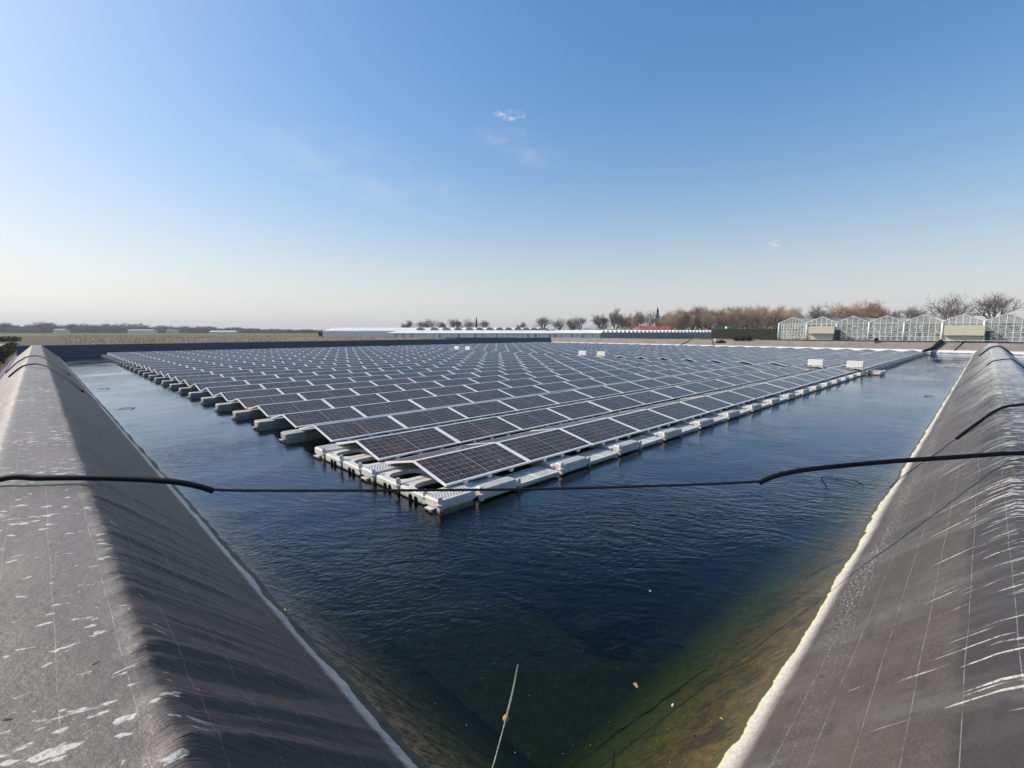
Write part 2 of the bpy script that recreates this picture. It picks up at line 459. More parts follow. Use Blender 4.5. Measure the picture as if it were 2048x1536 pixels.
# ------------------------------------------------------------------ mesh builder
class MB:
    def __init__(s):
        s.v = []
        s.f = []
        s.mi = []
        s.uv = {}
        s.cur = 0

    def quad(s, a, b, c, d, uv=None):
        i = len(s.v)
        s.v += [tuple(a), tuple(b), tuple(c), tuple(d)]
        s.f.append((i, i + 1, i + 2, i + 3))
        s.mi.append(s.cur)
        if uv:
            s.uv[len(s.f) - 1] = uv

    def tri(s, a, b, c):
        i = len(s.v)
        s.v += [tuple(a), tuple(b), tuple(c)]
        s.f.append((i, i + 1, i + 2))
        s.mi.append(s.cur)

    def box(s, x0, x1, y0, y1, z0, z1, mtx=None):
        i = len(s.v)
        pts = [(x0, y0, z0), (x1, y0, z0), (x1, y1, z0), (x0, y1, z0), (x0, y0, z1), (x1, y0, z1), (x1, y1, z1), (x0, y1, z1)]
        if mtx:
            pts = [tuple(mtx @ Vector(p)) for p in pts]
        s.v += pts
        for q in ((0, 3, 2, 1), (4, 5, 6, 7), (0, 1, 5, 4), (1, 2, 6, 5), (2, 3, 7, 6), (3, 0, 4, 7)):
            s.f.append(tuple(i + k for k in q))
            s.mi.append(s.cur)

    def prism(s, outline, z0, z1, inset=0.0, mtx=None):   # bevelled slab of a convex outline
        n = len(outline)
        cx = sum(p[0] for p in outline) / n
        cy = sum(p[1] for p in outline) / n

        def ring(k, z):
            return [(cx + (p[0] - cx) * k, cy + (p[1] - cy) * k, z) for p in outline]
        w = max(abs(p[0] - cx) for p in outline)
        k = 1 - inset / w
        rings = [ring(1, z0), ring(1, z1 - inset), ring(k, z1)] if inset else [ring(1, z0), ring(1, z1)]
        i = len(s.v)
        for r in rings:
            s.v += [tuple(mtx @ Vector(p)) if mtx else p for p in r]
        for a in range(len(rings) - 1):
            for j in range(n):
                s.f.append((i + a * n + j, i + a * n + (j + 1) % n, i + (a + 1) * n + (j + 1) % n, i + (a + 1) * n + j))
                s.mi.append(s.cur)
        s.f.append(tuple(i + (len(rings) - 1) * n + j for j in range(n)))
        s.mi.append(s.cur)
        s.f.append(tuple(i + n - 1 - j for j in range(n)))
        s.mi.append(s.cur)

    def tube(s, pts, r, seg=8, cap=True, rad=None):
        pts = [Vector(p) for p in pts]
        i0 = len(s.v)
        n = len(pts)
        for k, p in enumerate(pts):
            t = (pts[min(k + 1, n - 1)] - pts[max(k - 1, 0)]).normalized()
            up = Vector((0, 0, 1)) if abs(t.z) < 0.95 else Vector((1, 0, 0))
            a = t.cross(up).normalized()
            b = a.cross(t)
            rr = rad[k] if rad else r
            for j in range(seg):
                th = 2 * PI * j / seg
                s.v.append(tuple(p + a * (rr * math.cos(th)) + b * (rr * math.sin(th))))
        for k in range(n - 1):
            for j in range(seg):
                s.f.append((i0 + k * seg + j, i0 + k * seg + (j + 1) % seg, i0 + (k + 1) * seg + (j + 1) % seg, i0 + (k + 1) * seg + j))
                s.mi.append(s.cur)
        if cap:
            s.f.append(tuple(i0 + seg - 1 - j for j in range(seg)))
            s.mi.append(s.cur)
            s.f.append(tuple(i0 + (n - 1) * seg + j for j in range(seg)))
            s.mi.append(s.cur)

    def mesh(s, name, mats, smooth=False):
        me = bpy.data.meshes.new(name)
        me.from_pydata(s.v, [], s.f)
        for m in (mats if isinstance(mats, (list, tuple)) else [mats]):
            me.materials.append(m)
        me.polygons.foreach_set("material_index", s.mi)
        if s.uv:
            l = me.uv_layers.new(name="UVMap")
            for fi, uv in s.uv.items():
                for k, li in enumerate(me.polygons[fi].loop_indices):
                    l.data[li].uv = uv[k]
        if smooth:
            me.polygons.foreach_set("use_smooth", [True] * len(me.polygons))
        me.update()
        return me

    def build(s, name, mats, parent=None, smooth=False):
        o = bpy.data.objects.new(name, s.mesh(name, mats, smooth))
        col.objects.link(o)
        o.parent = parent
        return o


def tag(o, label=None, cat=None, group=None, kind=None):
    if label:
        o['label'] = label
    if cat:
        o['category'] = cat
    if group:
        o['group'] = group
    if kind:
        o['kind'] = kind
    return o


def thing(name, label, cat, loc=(0, 0, 0), rz=0.0, group=None):
    o = bpy.data.objects.new(name, None)
    o.empty_display_size = 0.2
    col.objects.link(o)
    o.location = loc
    o.rotation_euler = (0, 0, rz)
    return tag(o, label, cat, group)


def dup(root, loc, rot, label):
    r = root.copy()
    col.objects.link(r)
    r.location = loc
    r.rotation_euler = rot
    r['label'] = label
    for ch in list(root.children):
        c = ch.copy()
        col.objects.link(c)
        c.parent = r
        for g in list(ch.children):
            d = g.copy()
            col.objects.link(d)
            d.parent = c
    return r


def catmull(P, n=8):
    P = [Vector(p) for p in P]
    P = [P[0] * 2 - P[1]] + P + [P[-1] * 2 - P[-2]]
    out = []
    for i in range(1, len(P) - 2):
        for k in range(n):
            t = k / n
            a, b, c, d = P[i - 1], P[i], P[i + 1], P[i + 2]
            out.append(0.5 * ((2 * b) + (c - a) * t + (2 * a - 5 * b + 4 * c - d) * t * t + (3 * b - a - 3 * c + d) * t ** 3))
    out.append(P[-2])
    return out


ORD = ("zeroth first second third fourth fifth sixth seventh eighth ninth tenth eleventh twelfth thirteenth fourteenth fifteenth "
       "sixteenth seventeenth eighteenth nineteenth twentieth").split()


def ordn(n):
    if n <= 20:
        return ORD[n]
    t = {2: 'twenty', 3: 'thirty', 4: 'forty'}[n // 10]
    return (t + '-' + ORD[n % 10]) if n % 10 else t[:-1] + 'ieth'


# ------------------------------------------------------------------ ground, banks, water
ZC = 1.31
XW, YW = 81.5, 69.0            # far water lines


def axis(a, b, n, pw):
    return [a + (b - a) * (i / n) ** pw for i in range(n + 1)]


def prof(points, dens):
    out = []
    for (a, b), n in zip(zip(points, points[1:]), dens):
        for i in range(n):
            t = i / n
            out.append((a[0] + (b[0] - a[0]) * t, a[1] + (b[1] - a[1]) * t))
    out.append(points[-1])
    return out


def ridge(v):
    return 1 - abs(mn.noise(v)) * 2


def bank(name, mat, points, dens, along, place, disp):
    pr = prof(points, dens)
    vs, fs = [], []
    for a in along:
        for s, z in pr:
            x, y = place(s, a)
            d = disp(s, a, z)
            vs.append((x + (d[1] if place(1, 0)[0] else 0), y + (d[1] if not place(1, 0)[0] else 0), z + d[0]))
    n = len(pr)
    for i in range(len(along) - 1):
        for j in range(n - 1):
            k = i * n + j
            fs.append((k, k + 1, k + n + 1, k + n))
    me = bpy.data.meshes.new(name)
    me.from_pydata(vs, [], fs)
    me.materials.append(mat)
    me.polygons.foreach_set("use_smooth", [True] * len(me.polygons))
    me.update()
    if me.polygons[len(me.polygons) // 2].normal.z < 0:
        me.flip_normals()
    o = bpy.data.objects.new(name, me)
    col.objects.link(o)
    return tag(o, kind='structure')


def disp_left(s, a, z):
    d = 0.0
    fade = 1.0 if a < 14 else max(0.25, 1 - (a - 14) / 30)
    if s > 0.12 and z > -0.1:
        q = (s - 0.24) / 1.31            # 0 at the shoulder, 1 at the water
        env = min(1, max(0, (s - 0.17) / 0.1)) * max(0.12, 1 - 0.9 * q)
        skew = a - 0.25 * s
        r1 = ridge(Vector((skew * 1.1, 0.3 * s, 3.1)))
        r2 = ridge(Vector((skew * 3.3, 0.5 * s, 9.7)))
        r3 = ridge(Vector((skew * 8.0, 0.9 * s, 5.2)))
        near = 1.0 if a < 3.2 else max(0.45, 1 - (a - 3.2) / 6)
        sharp = max(0, r2) ** 3
        d += env * fade * near * (0.018 * max(0, r1) ** 3 + 0.026 * sharp + 0.010 * max(0, r3) ** 2)
        # hanging folds of the near corner
        for (c0, w, h, q0) in ((2.60, 0.075, 0.055, 0.2), (2.52, 0.02, 0.02, 0.3), (2.13, 0.065, 0.05, 0.25), (2.02, 0.03, 0.022, 0.3), (1.85, 0.06, 0.05, 0.2), (3.02, 0.04, 0.018, 0.25), (3.35, 0.045, 0.022, 0.2), (3.47, 0.02, 0.014, 0.2), (3.62, 0.02, 0.014, 0.1), (3.95, 0.05, 0.024, 0.2), (4.5, 0.04, 0.016, 0.2), (4.75, 0.03, 0.014, 0.2), (5.5, 0.07, 0.022, 0.2), (6.3, 0.06, 0.016, 0.2)):
            cc = c0 + 0.05 * s
            dq = (skew - cc) / (w * (1 + 1.2 * max(0, q)))
            e = math.exp(-abs(dq) * (0.8 if dq > 0 else 2.2)) if abs(dq) < 9 else 0.0
            d += h * e * math.exp(-((q - q0) / 0.45) ** 2) * min(1, max(0, (s - 0.12) / 0.16))
    else:
        d += 0.006 * mn.noise(Vector((s * 3, a * 2.5, 0.4)))
        if a < 3 and s > -0.1:
            d += 0.012 * max(0, ridge(Vector((a * 2.2, s, 7.7)))) ** 3
    if z > 1.2:
        # soft shoulders
        for e0 in (-0.47, 0.24):
            d -= 0.014 * math.exp(-((s - e0) / 0.04) ** 2)
    lw = math.exp(-((z - 0.02) / 0.15) ** 2)
    h = 0.035 * mn.noise(Vector((a * 1.1, 2.2, 1.0))) + 0.02 * mn.noise(Vector((a * 3.7, 2.2, 6.0)))
    sh = math.exp(-((s - 0.24) / 0.25) ** 2) * (0.02 * mn.noise(Vector((a * 0.8, 4.2, 3.0))) + 0.012 * mn.noise(Vector((a * 2.6, 1.2, 3.0))))
    return (d, lw * h + sh)


def disp_right(s, a, z):
    d = 0.006 * mn.noise(Vector((s * 2.5, a * 1.5, 4.4))) + 0.012 * mn.noise(Vector((s * 0.9, a * 0.5, 8.8)))
    if z > 1.2:
        for e0 in (-1.0, -0.29):
            d -= 0.025 * math.exp(-((s - e0) / 0.07) ** 2)
    lw = math.exp(-((z - 0.02) / 0.12) ** 2)
    h = 0.03 * mn.noise(Vector((a * 0.5, 5.2, 1.0))) + 0.012 * mn.noise(Vector((a * 2.7, 3.2, 6.0)))
    return (d, lw * h)


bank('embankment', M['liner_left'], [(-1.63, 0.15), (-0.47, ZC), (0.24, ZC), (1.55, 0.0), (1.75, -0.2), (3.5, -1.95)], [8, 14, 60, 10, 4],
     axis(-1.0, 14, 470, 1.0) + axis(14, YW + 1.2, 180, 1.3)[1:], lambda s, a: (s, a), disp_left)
bank('embankment', M['liner_right'], [(-3.0, -0.69), (-1.0, ZC - 0.003), (-0.29, ZC - 0.003), (1.02, 0.0), (1.22, -0.2), (3.0, -1.98)], [8, 10, 22, 6, 4],
     axis(-0.47, XW + 1.3, 420, 1.5), lambda s, a: (a, s), disp_right)
small = lambda s, a, z: (0.012 * mn.noise(Vector((s, a * 0.4, 2.2))), 0.12 * mn.noise(Vector((a * 0.22, 1.1, 0.2))) * math.exp(-(z / 0.3) ** 2))
bank('embankment', M['liner_far_y'], [(YW - 1.9, -1.9), (YW, 0.0), (YW + 1.3, ZC - 0.006), (YW + 2.1, ZC - 0.006), (YW + 3.26, 0.15)], [3, 14, 3, 4],
     axis(-1.6, XW + 3.3, 200, 1.0), lambda s, a: (a, s), small)
bank('embankment', M['liner_far_x'], [(XW - 1.9, -1.9), (XW, 0.0), (XW + 1.3, ZC - 0.009), (XW + 2.2, ZC - 0.009), (XW + 3.36, 0.15)], [3, 14, 3, 4],
     axis(-42, YW + 2.0, 280, 1.0), lambda s, a: (s, a), small)

b = MB()
b.quad((0, 0, -1.9), (XW, 0, -1.9), (XW, YW, -1.9), (0, YW, -1.9))
tag(b.build('basin_floor', M['liner_right']), kind='structure')
b = MB()
b.box(0.9, XW + 0.6, 0.35, YW + 0.6, -2.15, 0.0)
tag(b.build('water', M['water']), kind='structure')
b = MB()
b.box(-1.0, XW + 0.6, -40.5, -1.7, -1.6, -0.02)
b2 = b.build('water', M['water'])
tag(b2, kind='structure')
b = MB()
b.quad((-2, -42, -1.2), (XW + 2, -42, -1.2), (XW + 2, -2.4, -1.2), (-2, -2.4, -1.2))
tag(b.build('basin_floor', M['liner_right']), kind='structure')

# ground sheet with the basins cut out
gx0, gx1, gy0, gy1, B = -1.63, XW + 3.35, -41.5, YW + 3.25, 2500
b = MB()
zg = 0.15
b.quad((-B, -B, zg), (gx0, -B, zg), (gx0, B, zg), (-B, B, zg))
b.quad((gx1, -B, zg), (B, -B, zg), (B, B, zg), (gx1, B, zg))
b.quad((gx0, gy1, zg), (gx1, gy1, zg), (gx1, B, zg), (gx0, B, zg))
b.quad((gx0, -B, zg), (gx1, -B, zg), (gx1, gy0, zg), (gx0, gy0, zg))
tag(b.build('ground', M['ground']), kind='structure')
b = MB()
fa, fb, fc, fd = Vector((-3.2, 73, zg + 0.008)), Vector((62, 74, zg + 0.008)), G(790, 235, zg + 0.008), G(40, 250, zg + 0.008)
b.quad(fa, fb, fc, fd)
tag(b.build('field', M['field']), kind='structure')
b = MB()
b.quad((-5.4, 14, zg + 0.008), (-3.6, 14, zg + 0.008), (-3.6, 140, zg + 0.008), (-5.4, 140, zg + 0.008))
tag(b.build('path', M['path']), kind='structure')
b = MB()
zt = ZC + 0.16
b.quad((XW + 1.75, -41, zt), (XW + 2.2, -41, zt), (XW + 2.2, 26, zt), (XW + 1.75, 26, zt))
b.quad((XW + 2.2, -41, zt), (XW + 2.2, -41, zt - 1.1), (XW + 2.2, 26, zt - 1.1), (XW + 2.2, 26, zt))
b.quad((XW + 1.75, -41, zt), (XW + 1.75, 26, zt), (XW + 1.75, 26, zt - 0.2), (XW + 1.75, -41, zt - 0.2))
tag(b.build('path', M['asphalt']), kind='structure')
b = MB()
b.box(-1.78, -1.60, 3, 72, 0.13, 0.22)
tag(b.build('liner_hem', M['purple']), 'purple hem of the pond liner along the foot of the left bank', 'liner hem')

# ------------------------------------------------------------------ solar array
AX, AY = 4.56, 6.10
ROT = R(-0.6)
CR, SR = math.cos(ROT), math.sin(ROT)


def A(u, v, z=0.0):
    return Vector((AX + u * CR - v * SR, AY + u * SR + v * CR, z))


PL, PW = 2.0, 1.0
PU, PV = 2.04, 2.2
NA, NB = 16, 18
GAP = 1.35
NROW = 28
TILT = R(12.6)
ZL = 0.26


def panel_geo(fr, ce, mtx, lod=False):
    w, h = 0.032, 0.035

    def P(x, y, z):
        return mtx @ Vector((x, y, z))
    if lod:
        fr.quad(P(0, 0, -h), P(PL, 0, -h), P(PL, 0, 0), P(0, 0, 0))
        fr.quad(P(0, PW, -h), P(0, 0, -h), P(0, 0, 0), P(0, PW, 0))
        fr.quad(P(PL, 0, -h), P(PL, PW, -h), P(PL, PW, 0), P(PL, 0, 0))
        fr.quad(P(PL, PW, -h), P(0, PW, -h), P(0, PW, 0), P(PL, PW, 0))
        fr.quad(P(0, 0, 0), P(PL, 0, 0), P(PL, w, 0), P(0, w, 0))
        fr.quad(P(0, PW - w, 0), P(PL, PW - w, 0), P(PL, PW, 0), P(0, PW, 0))
        fr.quad(P(0, w, 0), P(w, w, 0), P(w, PW - w, 0), P(0, PW - w, 0))
        fr.quad(P(PL - w, w, 0), P(PL, w, 0), P(PL, PW - w, 0), P(PL - w, PW - w, 0))
    else:
        fr.box(0, PL, 0, w, -h, 0, mtx)
        fr.box(0, PL, PW - w, PW, -h, 0, mtx)
        fr.box(0, w, w, PW - w, -h, 0, mtx)
        fr.box(PL - w, PL, w, PW - w, -h, 0, mtx)
        for cx in (0.45, 1.0, 1.55):                      # clamp tabs under both long edges
            fr.box(cx - 0.04, cx + 0.04, 0.01, 0.07, -h - 0.07, -h, mtx)
            fr.box(cx - 0.03, cx + 0.03, PW - 0.07, PW - 0.01, -h - 0.16, -h, mtx)
    e = w
    ce.quad(P(e, e, -0.004), P(PL - e, e, -0.004), P(PL - e, PW - e, -0.004), P(e, PW - e, -0.004),
            uv=((0, 0), (PL - 2 * e, 0), (PL - 2 * e, PW - 2 * e), (0, PW - 2 * e)))
    if not lod:
        ce.quad(P(e, PW - e, -0.012), P(PL - e, PW - e, -0.012), P(PL - e, e, -0.012), P(e, e, -0.012),
                uv=((0, 0), (0.001, 0), (0.001, 0.001), (0, 0.001)))


fr, ce = MB(), MB()
panel_geo(fr, ce, Matrix.Identity(4))
fr_me = fr.mesh('frame', M['alu'])
ce_me = ce.mesh('cell_sheet', M['cells'])


def panel_u(i):
    return i * PU if i < NA else i * PU + GAP


def panel_pose(k, i, back):
    j = lambda s: mn.noise(Vector((k * 3.7 + s, i * 2.3, 5.0 + back * 9)))
    z = ZL + 0.012 * j(1)
    tilt = TILT + R(1.0) * j(4)
    u = panel_u(i) + 0.015 * j(2)
    # open water swell lifts the whole raft a little from place to place
    z += 0.012 * mn.noise(Vector((k * 0.3, i * 0.2, 1.5)))
    if not back:
        p = A(u, k * PV, z)
        return p, (tilt, R(0.2) * j(3), ROT)
    p = A(u + PL, k * PV + 1.955, z)
    return p, (tilt, R(0.2) * j(3), ROT + PI)


cands = []
for k in range(NROW):
    for i in range(NA + NB):
        for back in (0, 1):
            p, rt = panel_pose(k, i, back)
            mtx = Matrix.Translation(p) @ Vector(rt).to_matrix().to_4x4() if False else None
            from mathutils import Euler
            m3 = Euler(rt).to_matrix()
            nrm = m3 @ Vector((0, 0, 1))
            c = p + m3 @ Vector((PL / 2, PW / 2, 0))
            d = c - CP
            vis = -(nrm.dot(d.normalized())) * 2.0 / d.length_squared
            if back and k > 1:
                vis *= 0.35
            cands.append((vis, k, i, back, p, rt))
cands.sort(key=lambda q: -q[0])
near, rest = cands[:298], cands[298:]
proto = thing('solar_panel', 'x', 'solar panel', (0, 0, 0), 0, 'solar panels of the floating array')
for nm_, me_ in (('frame', fr_me), ('cell_sheet', ce_me)):
    o = bpy.data.objects.new(nm_, me_)
    col.objects.link(o)
    o.parent = proto
first = True
for vis, k, i, back, p, rt in near:
    if back:
        lb = "solar panel tilted away, %s from left end of %s row from the near pontoons" % (ordn(i + 1), ordn(k + 1))
    else:
        lb = "solar panel facing viewer, %s from left end of %s row from near pontoons" % (ordn(i + 1), ordn(k + 1))
    if first:
        proto.location = p
        proto.rotation_euler = rt
        proto['label'] = lb
        first = False
    else:
        dup(proto, p, rt, lb)
fr, ce = MB(), MB()
for vis, k, i, back, p, rt in rest:
    mtx = Matrix.Translation(p) @ Euler(rt).to_matrix().to_4x4()
    panel_geo(fr, ce, mtx, lod=True)
# one mesh, two materials
nf = len(fr.f)
off = len(fr.v)
fr.v += ce.v
for q, f in enumerate(ce.f):
    fr.f.append(tuple(off + k for k in f))
    fr.mi.append(1)
    fr.uv[nf + q] = ce.uv[q]
far_o = fr.build('distant_solar_panels', [M['alu'], M['cells']])
tag(far_o, 'rows of dark solar panels filling the far part of the floating array', 'solar panels', 'solar panels of the floating array', 'stuff')


# ---- pontoons
def rrect(x0, x1, y0, y1, r, n=5):
    out = []
    for cx, cy, a0 in ((x1 - r, y1 - r, 0), (x0 + r, y1 - r, 90), (x0 + r, y0 + r, 180), (x1 - r, y0 + r, 270)):
        for i in range(n + 1):
            a = R(a0 + 90 * i / n)
            out.append((cx + r * math.cos(a), cy + r * math.sin(a)))
    return out


def resample(outline, c, n):
    # radial sampling of a convex outline around c
    out = []
    m = len(outline)
    for k in range(n):
        th = 2 * PI * k / n
        d = Vector((math.cos(th), math.sin(th)))
        best = None
        for i in range(m):
            p = Vector(outline[i]) - Vector(c)
            q = Vector(outline[(i + 1) % m]) - Vector(c)
            e = q - p
            den = d.x * e.y - d.y * e.x
            if abs(den) < 1e-9:
                continue
            t = (p.x * e.y - p.y * e.x) / den
            s = (p.x * d.y - p.y * d.x) / den
            if t > 0 and -1e-6 <= s <= 1 + 1e-6 and (best is None or t < best):
                best = t
        out.append((c[0] + d.x * best, c[1] + d.y * best))
    return out


def slab_with_hole(b, outer, inner, c, z0, z1, n=48, ch=0.02):
    o = resample(outer, c, n)
    h = resample(inner, c, n)

    def tow(p, f):
        return (c[0] + (p[0] - c[0]) * f, c[1] + (p[1] - c[1]) * f)
    rings = [[(*p, z0) for p in o], [(*p, z1 - ch) for p in o], [(*tow(p, 0.965), z1) for p in o], [(*tow(p, 1.06), z1) for p in h], [(*p, z1 - ch * 1.6) for p in h], [(*tow(p, 0.97), z1 - 0.07) for p in h]]
    i0 = len(b.v)
    for r in rings:
        b.v += r
    for a in range(len(rings)):
        a2 = (a + 1) % len(rings)
        for j in range(n):
            b.f.append((i0 + a * n + j, i0 + a * n + (j + 1) % n, i0 + a2 * n + (j + 1) % n, i0 + a2 * n + j))
            b.mi.append(b.cur)


def pin_mesh():
    b = MB()
    n = 10
    prof_ = [(0.055, 0.0), (0.055, 0.02), (0.035, 0.03), (0.034, 0.10), (0.026, 0.135), (0.0, 0.14)]
    i0 = 0
    for r, z in prof_:
        for j in range(n):
            a = 2 * PI * j / n
            rr = r * (1 + 0.12 * (j % 2))
            b.v.append((rr * math.cos(a), rr * math.sin(a), z))
    for k in range(len(prof_) - 1):
        for j in range(n):
            b.f.append((k * n + j, k * n + (j + 1) % n, (k + 1) * n + (j + 1) % n, (k + 1) * n + j))
            b.mi.append(0)
    b.box(-0.035, 0.035, -0.035, 0.035, -0.10, 0.0)
    return b.mesh('connector_pin', M['plastic'])


PIN = pin_mesh()


def pin(parent, x, y, z):
    o = bpy.data.objects.new('connector_pin', PIN)
    col.objects.link(o)
    o.parent = parent
    o.location = (x, y, z)
    return o


def slots(b, x0, x1, y0, y1, z, nx, ny, fill=0.55, wob=0.0):
    # raised anti-slip studs
    for i in range(nx):
        for j in range(ny):
            cx = x0 + (x1 - x0) * (i + 0.5 + (0.25 if j % 2 else -0.25)) / nx
            cy = y0 + (y1 - y0) * (j + 0.5) / ny
            hx = (x1 - x0) / nx * fill / 2
            hy = (y1 - y0) / ny * fill / 2
            b.box(cx - hx, cx + hx, cy - hy, cy + hy, z - 0.002, z + 0.006)


def walkway_float(label, u0, v0, w, d, ztop=0.20, studs=True, round_=0.06):
    t = thing('walkway_float', label, 'float', A(u0, v0, 0), ROT, 'walkway floats of the array')
    b = MB()
    b.prism(rrect(0, w, 0, d, round_), 0.075, ztop, 0.018)
    b.prism(rrect(0.03, w - 0.03, 0.03, d - 0.03, round_), -0.05, 0.074)
    b.box(-0.07, 0.02, d * 0.3, d * 0.7, 0.03, 0.055)
    if studs:
        b.cur = 1
        s = b
        slots(s, 0.05, w - 0.05, 0.05, d - 0.05, ztop, int(w / 0.062), int(d / 0.055), 0.5)
    b.build('body', [M['plastic'], M['plastic2']], t)
    return t


# near corner: perforated decks and floats with oval openings
def oval_float(label, u0, v0, w, d):
    t = thing('main_float', label, 'float', A(u0, v0, 0), ROT, 'open oval floats at the near corner')
    b = MB()
    outer = rrect(0, w, 0, d, 0.09)
    inner = rrect(0.14, w - 0.28, d * 0.21, d * 0.79, d * 0.27, 6)
    c = ((0.14 + w - 0.28) / 2, d / 2)
    slab_with_hole(b, outer, inner, c, 0.02, 0.165)
    s = b
    s.cur = 1
    for (qx, qy) in ((0.11, d * 0.15), (0.11, d * 0.85), (w - 0.1, d * 0.15)):
        s.prism([(qx + 0.035 * math.cos(a), qy + 0.035 * math.sin(a)) for a in [2 * PI * i / 12 for i in range(12)]], 0.16, 0.168)
    b.build('body', [M['plastic'], M['hole']], t)
    k = MB()
    for qy in (d * 0.32, d * 0.52):
        k.prism([(-0.012 + 0.022 * math.cos(a), qy + 0.03 * math.sin(a)) for a in [2 * PI * i / 10 for i in range(10)]], 0.0, 0.10)
    k.build('drain_plug', M['black'], t)
    pin(t, 0.03, 0.03, 0.13)
    return t


t = walkway_float('studded pontoon at the very corner of the array nearest the camera', -0.43, -0.41, 0.76, 0.42)
pin(t, 0.03, 0.02, 0.12)
b = MB()
b.prism([(0.03 + 0.03 * math.cos(a), 0.0 + 0.03 * math.sin(a)) for a in [2 * PI * i / 10 for i in range(10)]], 0.0, 0.045)
b.build('corner_cap', M['orange'], t)
oval_float('pale float with oval opening, first along the left edge from the near corner', -0.40, 0.02, 1.05, 0.80)
oval_float('pale float with oval opening, second along the left edge from the near corner', -0.40, 0.84, 1.05, 0.80)
t = walkway_float('studded pontoon between the two pairs of oval floats', -0.42, 1.67, 1.1, 0.48)
pin(t, 0.03, 0.02, 0.12)
oval_float('pale float with oval opening, third along the left edge from the near corner', -0.42, 2.18, 1.05, 0.80)
oval_float('pale float with oval opening, fourth along the left edge from the near corner', -0.42, 3.0, 1.05, 0.80)
t = walkway_float('studded pontoon just beyond the farthest oval float', -0.42, 3.86, 1.2, 0.50)
pin(t, 0.03, 0.02, 0.12)
for k in range(3, NROW + 1):
    lb = 'long pontoon jutting from the left edge, %s beyond the oval floats' % ordn(k - 2)
    if k == NROW:
        lb = 'long pontoon jutting from the far end of the left edge'
    if k == 3:
        bar = walkway_float(lb, -0.42, k * PV - 0.52, 1.25, 0.48, 0.21, False, 0.11)
        bar['group'] = 'pontoons jutting from the left edge'
        bar.children[0].data.materials[0] = M['shade_toned']
    else:
        dup(bar, A(-0.42 + 0.03 * mn.noise(Vector((k * 1.3, 0, 0))), k * PV - 0.52, 0), (0, 0, ROT), lb)


# right-hand edge: raised pontoon, then perforated grating, one pair per panel
def edge_box():
    t = thing('edge_float', 'x', 'float', (0, 0, 0), ROT, 'edge floats along the front row')
    b = MB()
    b.prism(rrect(0, 0.78, -0.47, -0.24, 0.04), 0.03, 0.205, 0.022)
    b.prism(rrect(-0.02, 0.80, -0.235, 0.75, 0.05), 0.01, 0.145, 0.015)
    b.cur = 1
    slots(b, 0.03, 0.75, -0.47, -0.27, 0.205, 14, 4)
    b.build('body', [M['plastic'], M['plastic2']], t)
    pin(t, -0.05, -0.46, 0.12)
    return t


def edge_grate():
    t = thing('edge_grating', 'x', 'float grating', (0, 0, 0), ROT, 'perforated gratings along the front row')
    b = MB()
    x0, x1, y0, y1, z0, z1 = 0.0, 1.06, -0.47, 0.10, 0.045, 0.095
    b.prism(rrect(x0, x1, y0, y0 + 0.05, 0.02), 0.02, z1 + 0.005, 0.01)
    b.box(x0, x1, y1 - 0.04, y1, z0, z1)
    b.box(x0, x0 + 0.05, y0 + 0.05, y1 - 0.04, z0, z1)
    b.box(x1 - 0.05, x1, y0 + 0.05, y1 - 0.04, z0, z1)
    b.box(0.50, 0.58, y0 + 0.05, y1 - 0.04, z0 + 0.003, z1 + 0.003)
    nx, ny = 17, 8
    for i in range(1, nx):
        cx = x0 + 0.05 + (x1 - x0 - 0.1) * i / nx
        b.box(cx - 0.012, cx + 0.012, y0 + 0.05, y1 - 0.04, z0 + 0.02, z1 - 0.003)
    for j in range(1, ny):
        cy = y0 + 0.05 + (y1 - y0 - 0.09) * j / ny
        b.box(x0 + 0.05, x1 - 0.05, cy - 0.012, cy + 0.012, z0 + 0.021, z1 - 0.001)
    b.build('grating', M['plastic'], t)
    pin(t, -0.02, -0.45, 0.07)
    return t


eb, eg = edge_box(), edge_grate()
idx = 0
for i in range(NA + NB):
    u = panel_u(i)
    l1 = 'raised pontoon, %s along the front row from the near corner' % ordn(i + 1)
    l2 = 'perforated grating, %s along the front row from the near corner' % ordn(i + 1)
    pu = u + 0.42
    if i == 0:
        eb.location = A(pu, 0, 0)
        eb['label'] = l1
        eg.location = A(u + 1.27, 0, 0)
        eg['label'] = l2
    else:
        dup(eb, A(pu, 0.02 * mn.noise(Vector((i * 1.7, 3, 0))), 0), (0, 0, ROT + R(0.4) * mn.noise(Vector((i * 1.1, 8, 0)))), l1)
        dup(eg, A(u + 1.27, 0.02 * mn.noise(Vector((i * 1.7, 3.4, 0))), 0), (0, 0, ROT), l2)

# white cable tray along the farther half of the front row, and the work raft at its start
u0, u1 = panel_u(NA) - 1.0, panel_u(NA + NB - 1) + PL + 0.6
t = thing('cable_tray', 'white cable tray along the farther half of the front row', 'cable tray', A(u0, -0.18, 0), ROT)
b = MB()
L = u1 - u0
b.box(0, L, -0.30, 0.0, 0.22, 0.235)
b.box(0, L, -0.31, -0.295, 0.22, 0.30)
b.box(0, L, -0.005, 0.01, 0.22, 0.30)
for i in range(18):
    b.box(i * L / 18, i * L / 18 + 0.08, -0.26, -0.04, 0.12, 0.22)
b.build('tray', M['white'], t)
b = MB()
b.tube([(0.1, -0.12, 0.262), (L * 0.5, -0.14, 0.262), (L, -0.12, 0.262)], 0.025, 6)
b.build('cable', M['black'], t)
t = walkway_float('lone wide raft jutting out where the white cable tray begins', panel_u(NA) - 1.2, -1.25, 1.7, 0.6, 0.22)
pin(t, 1.6, 0.05, 0.14)

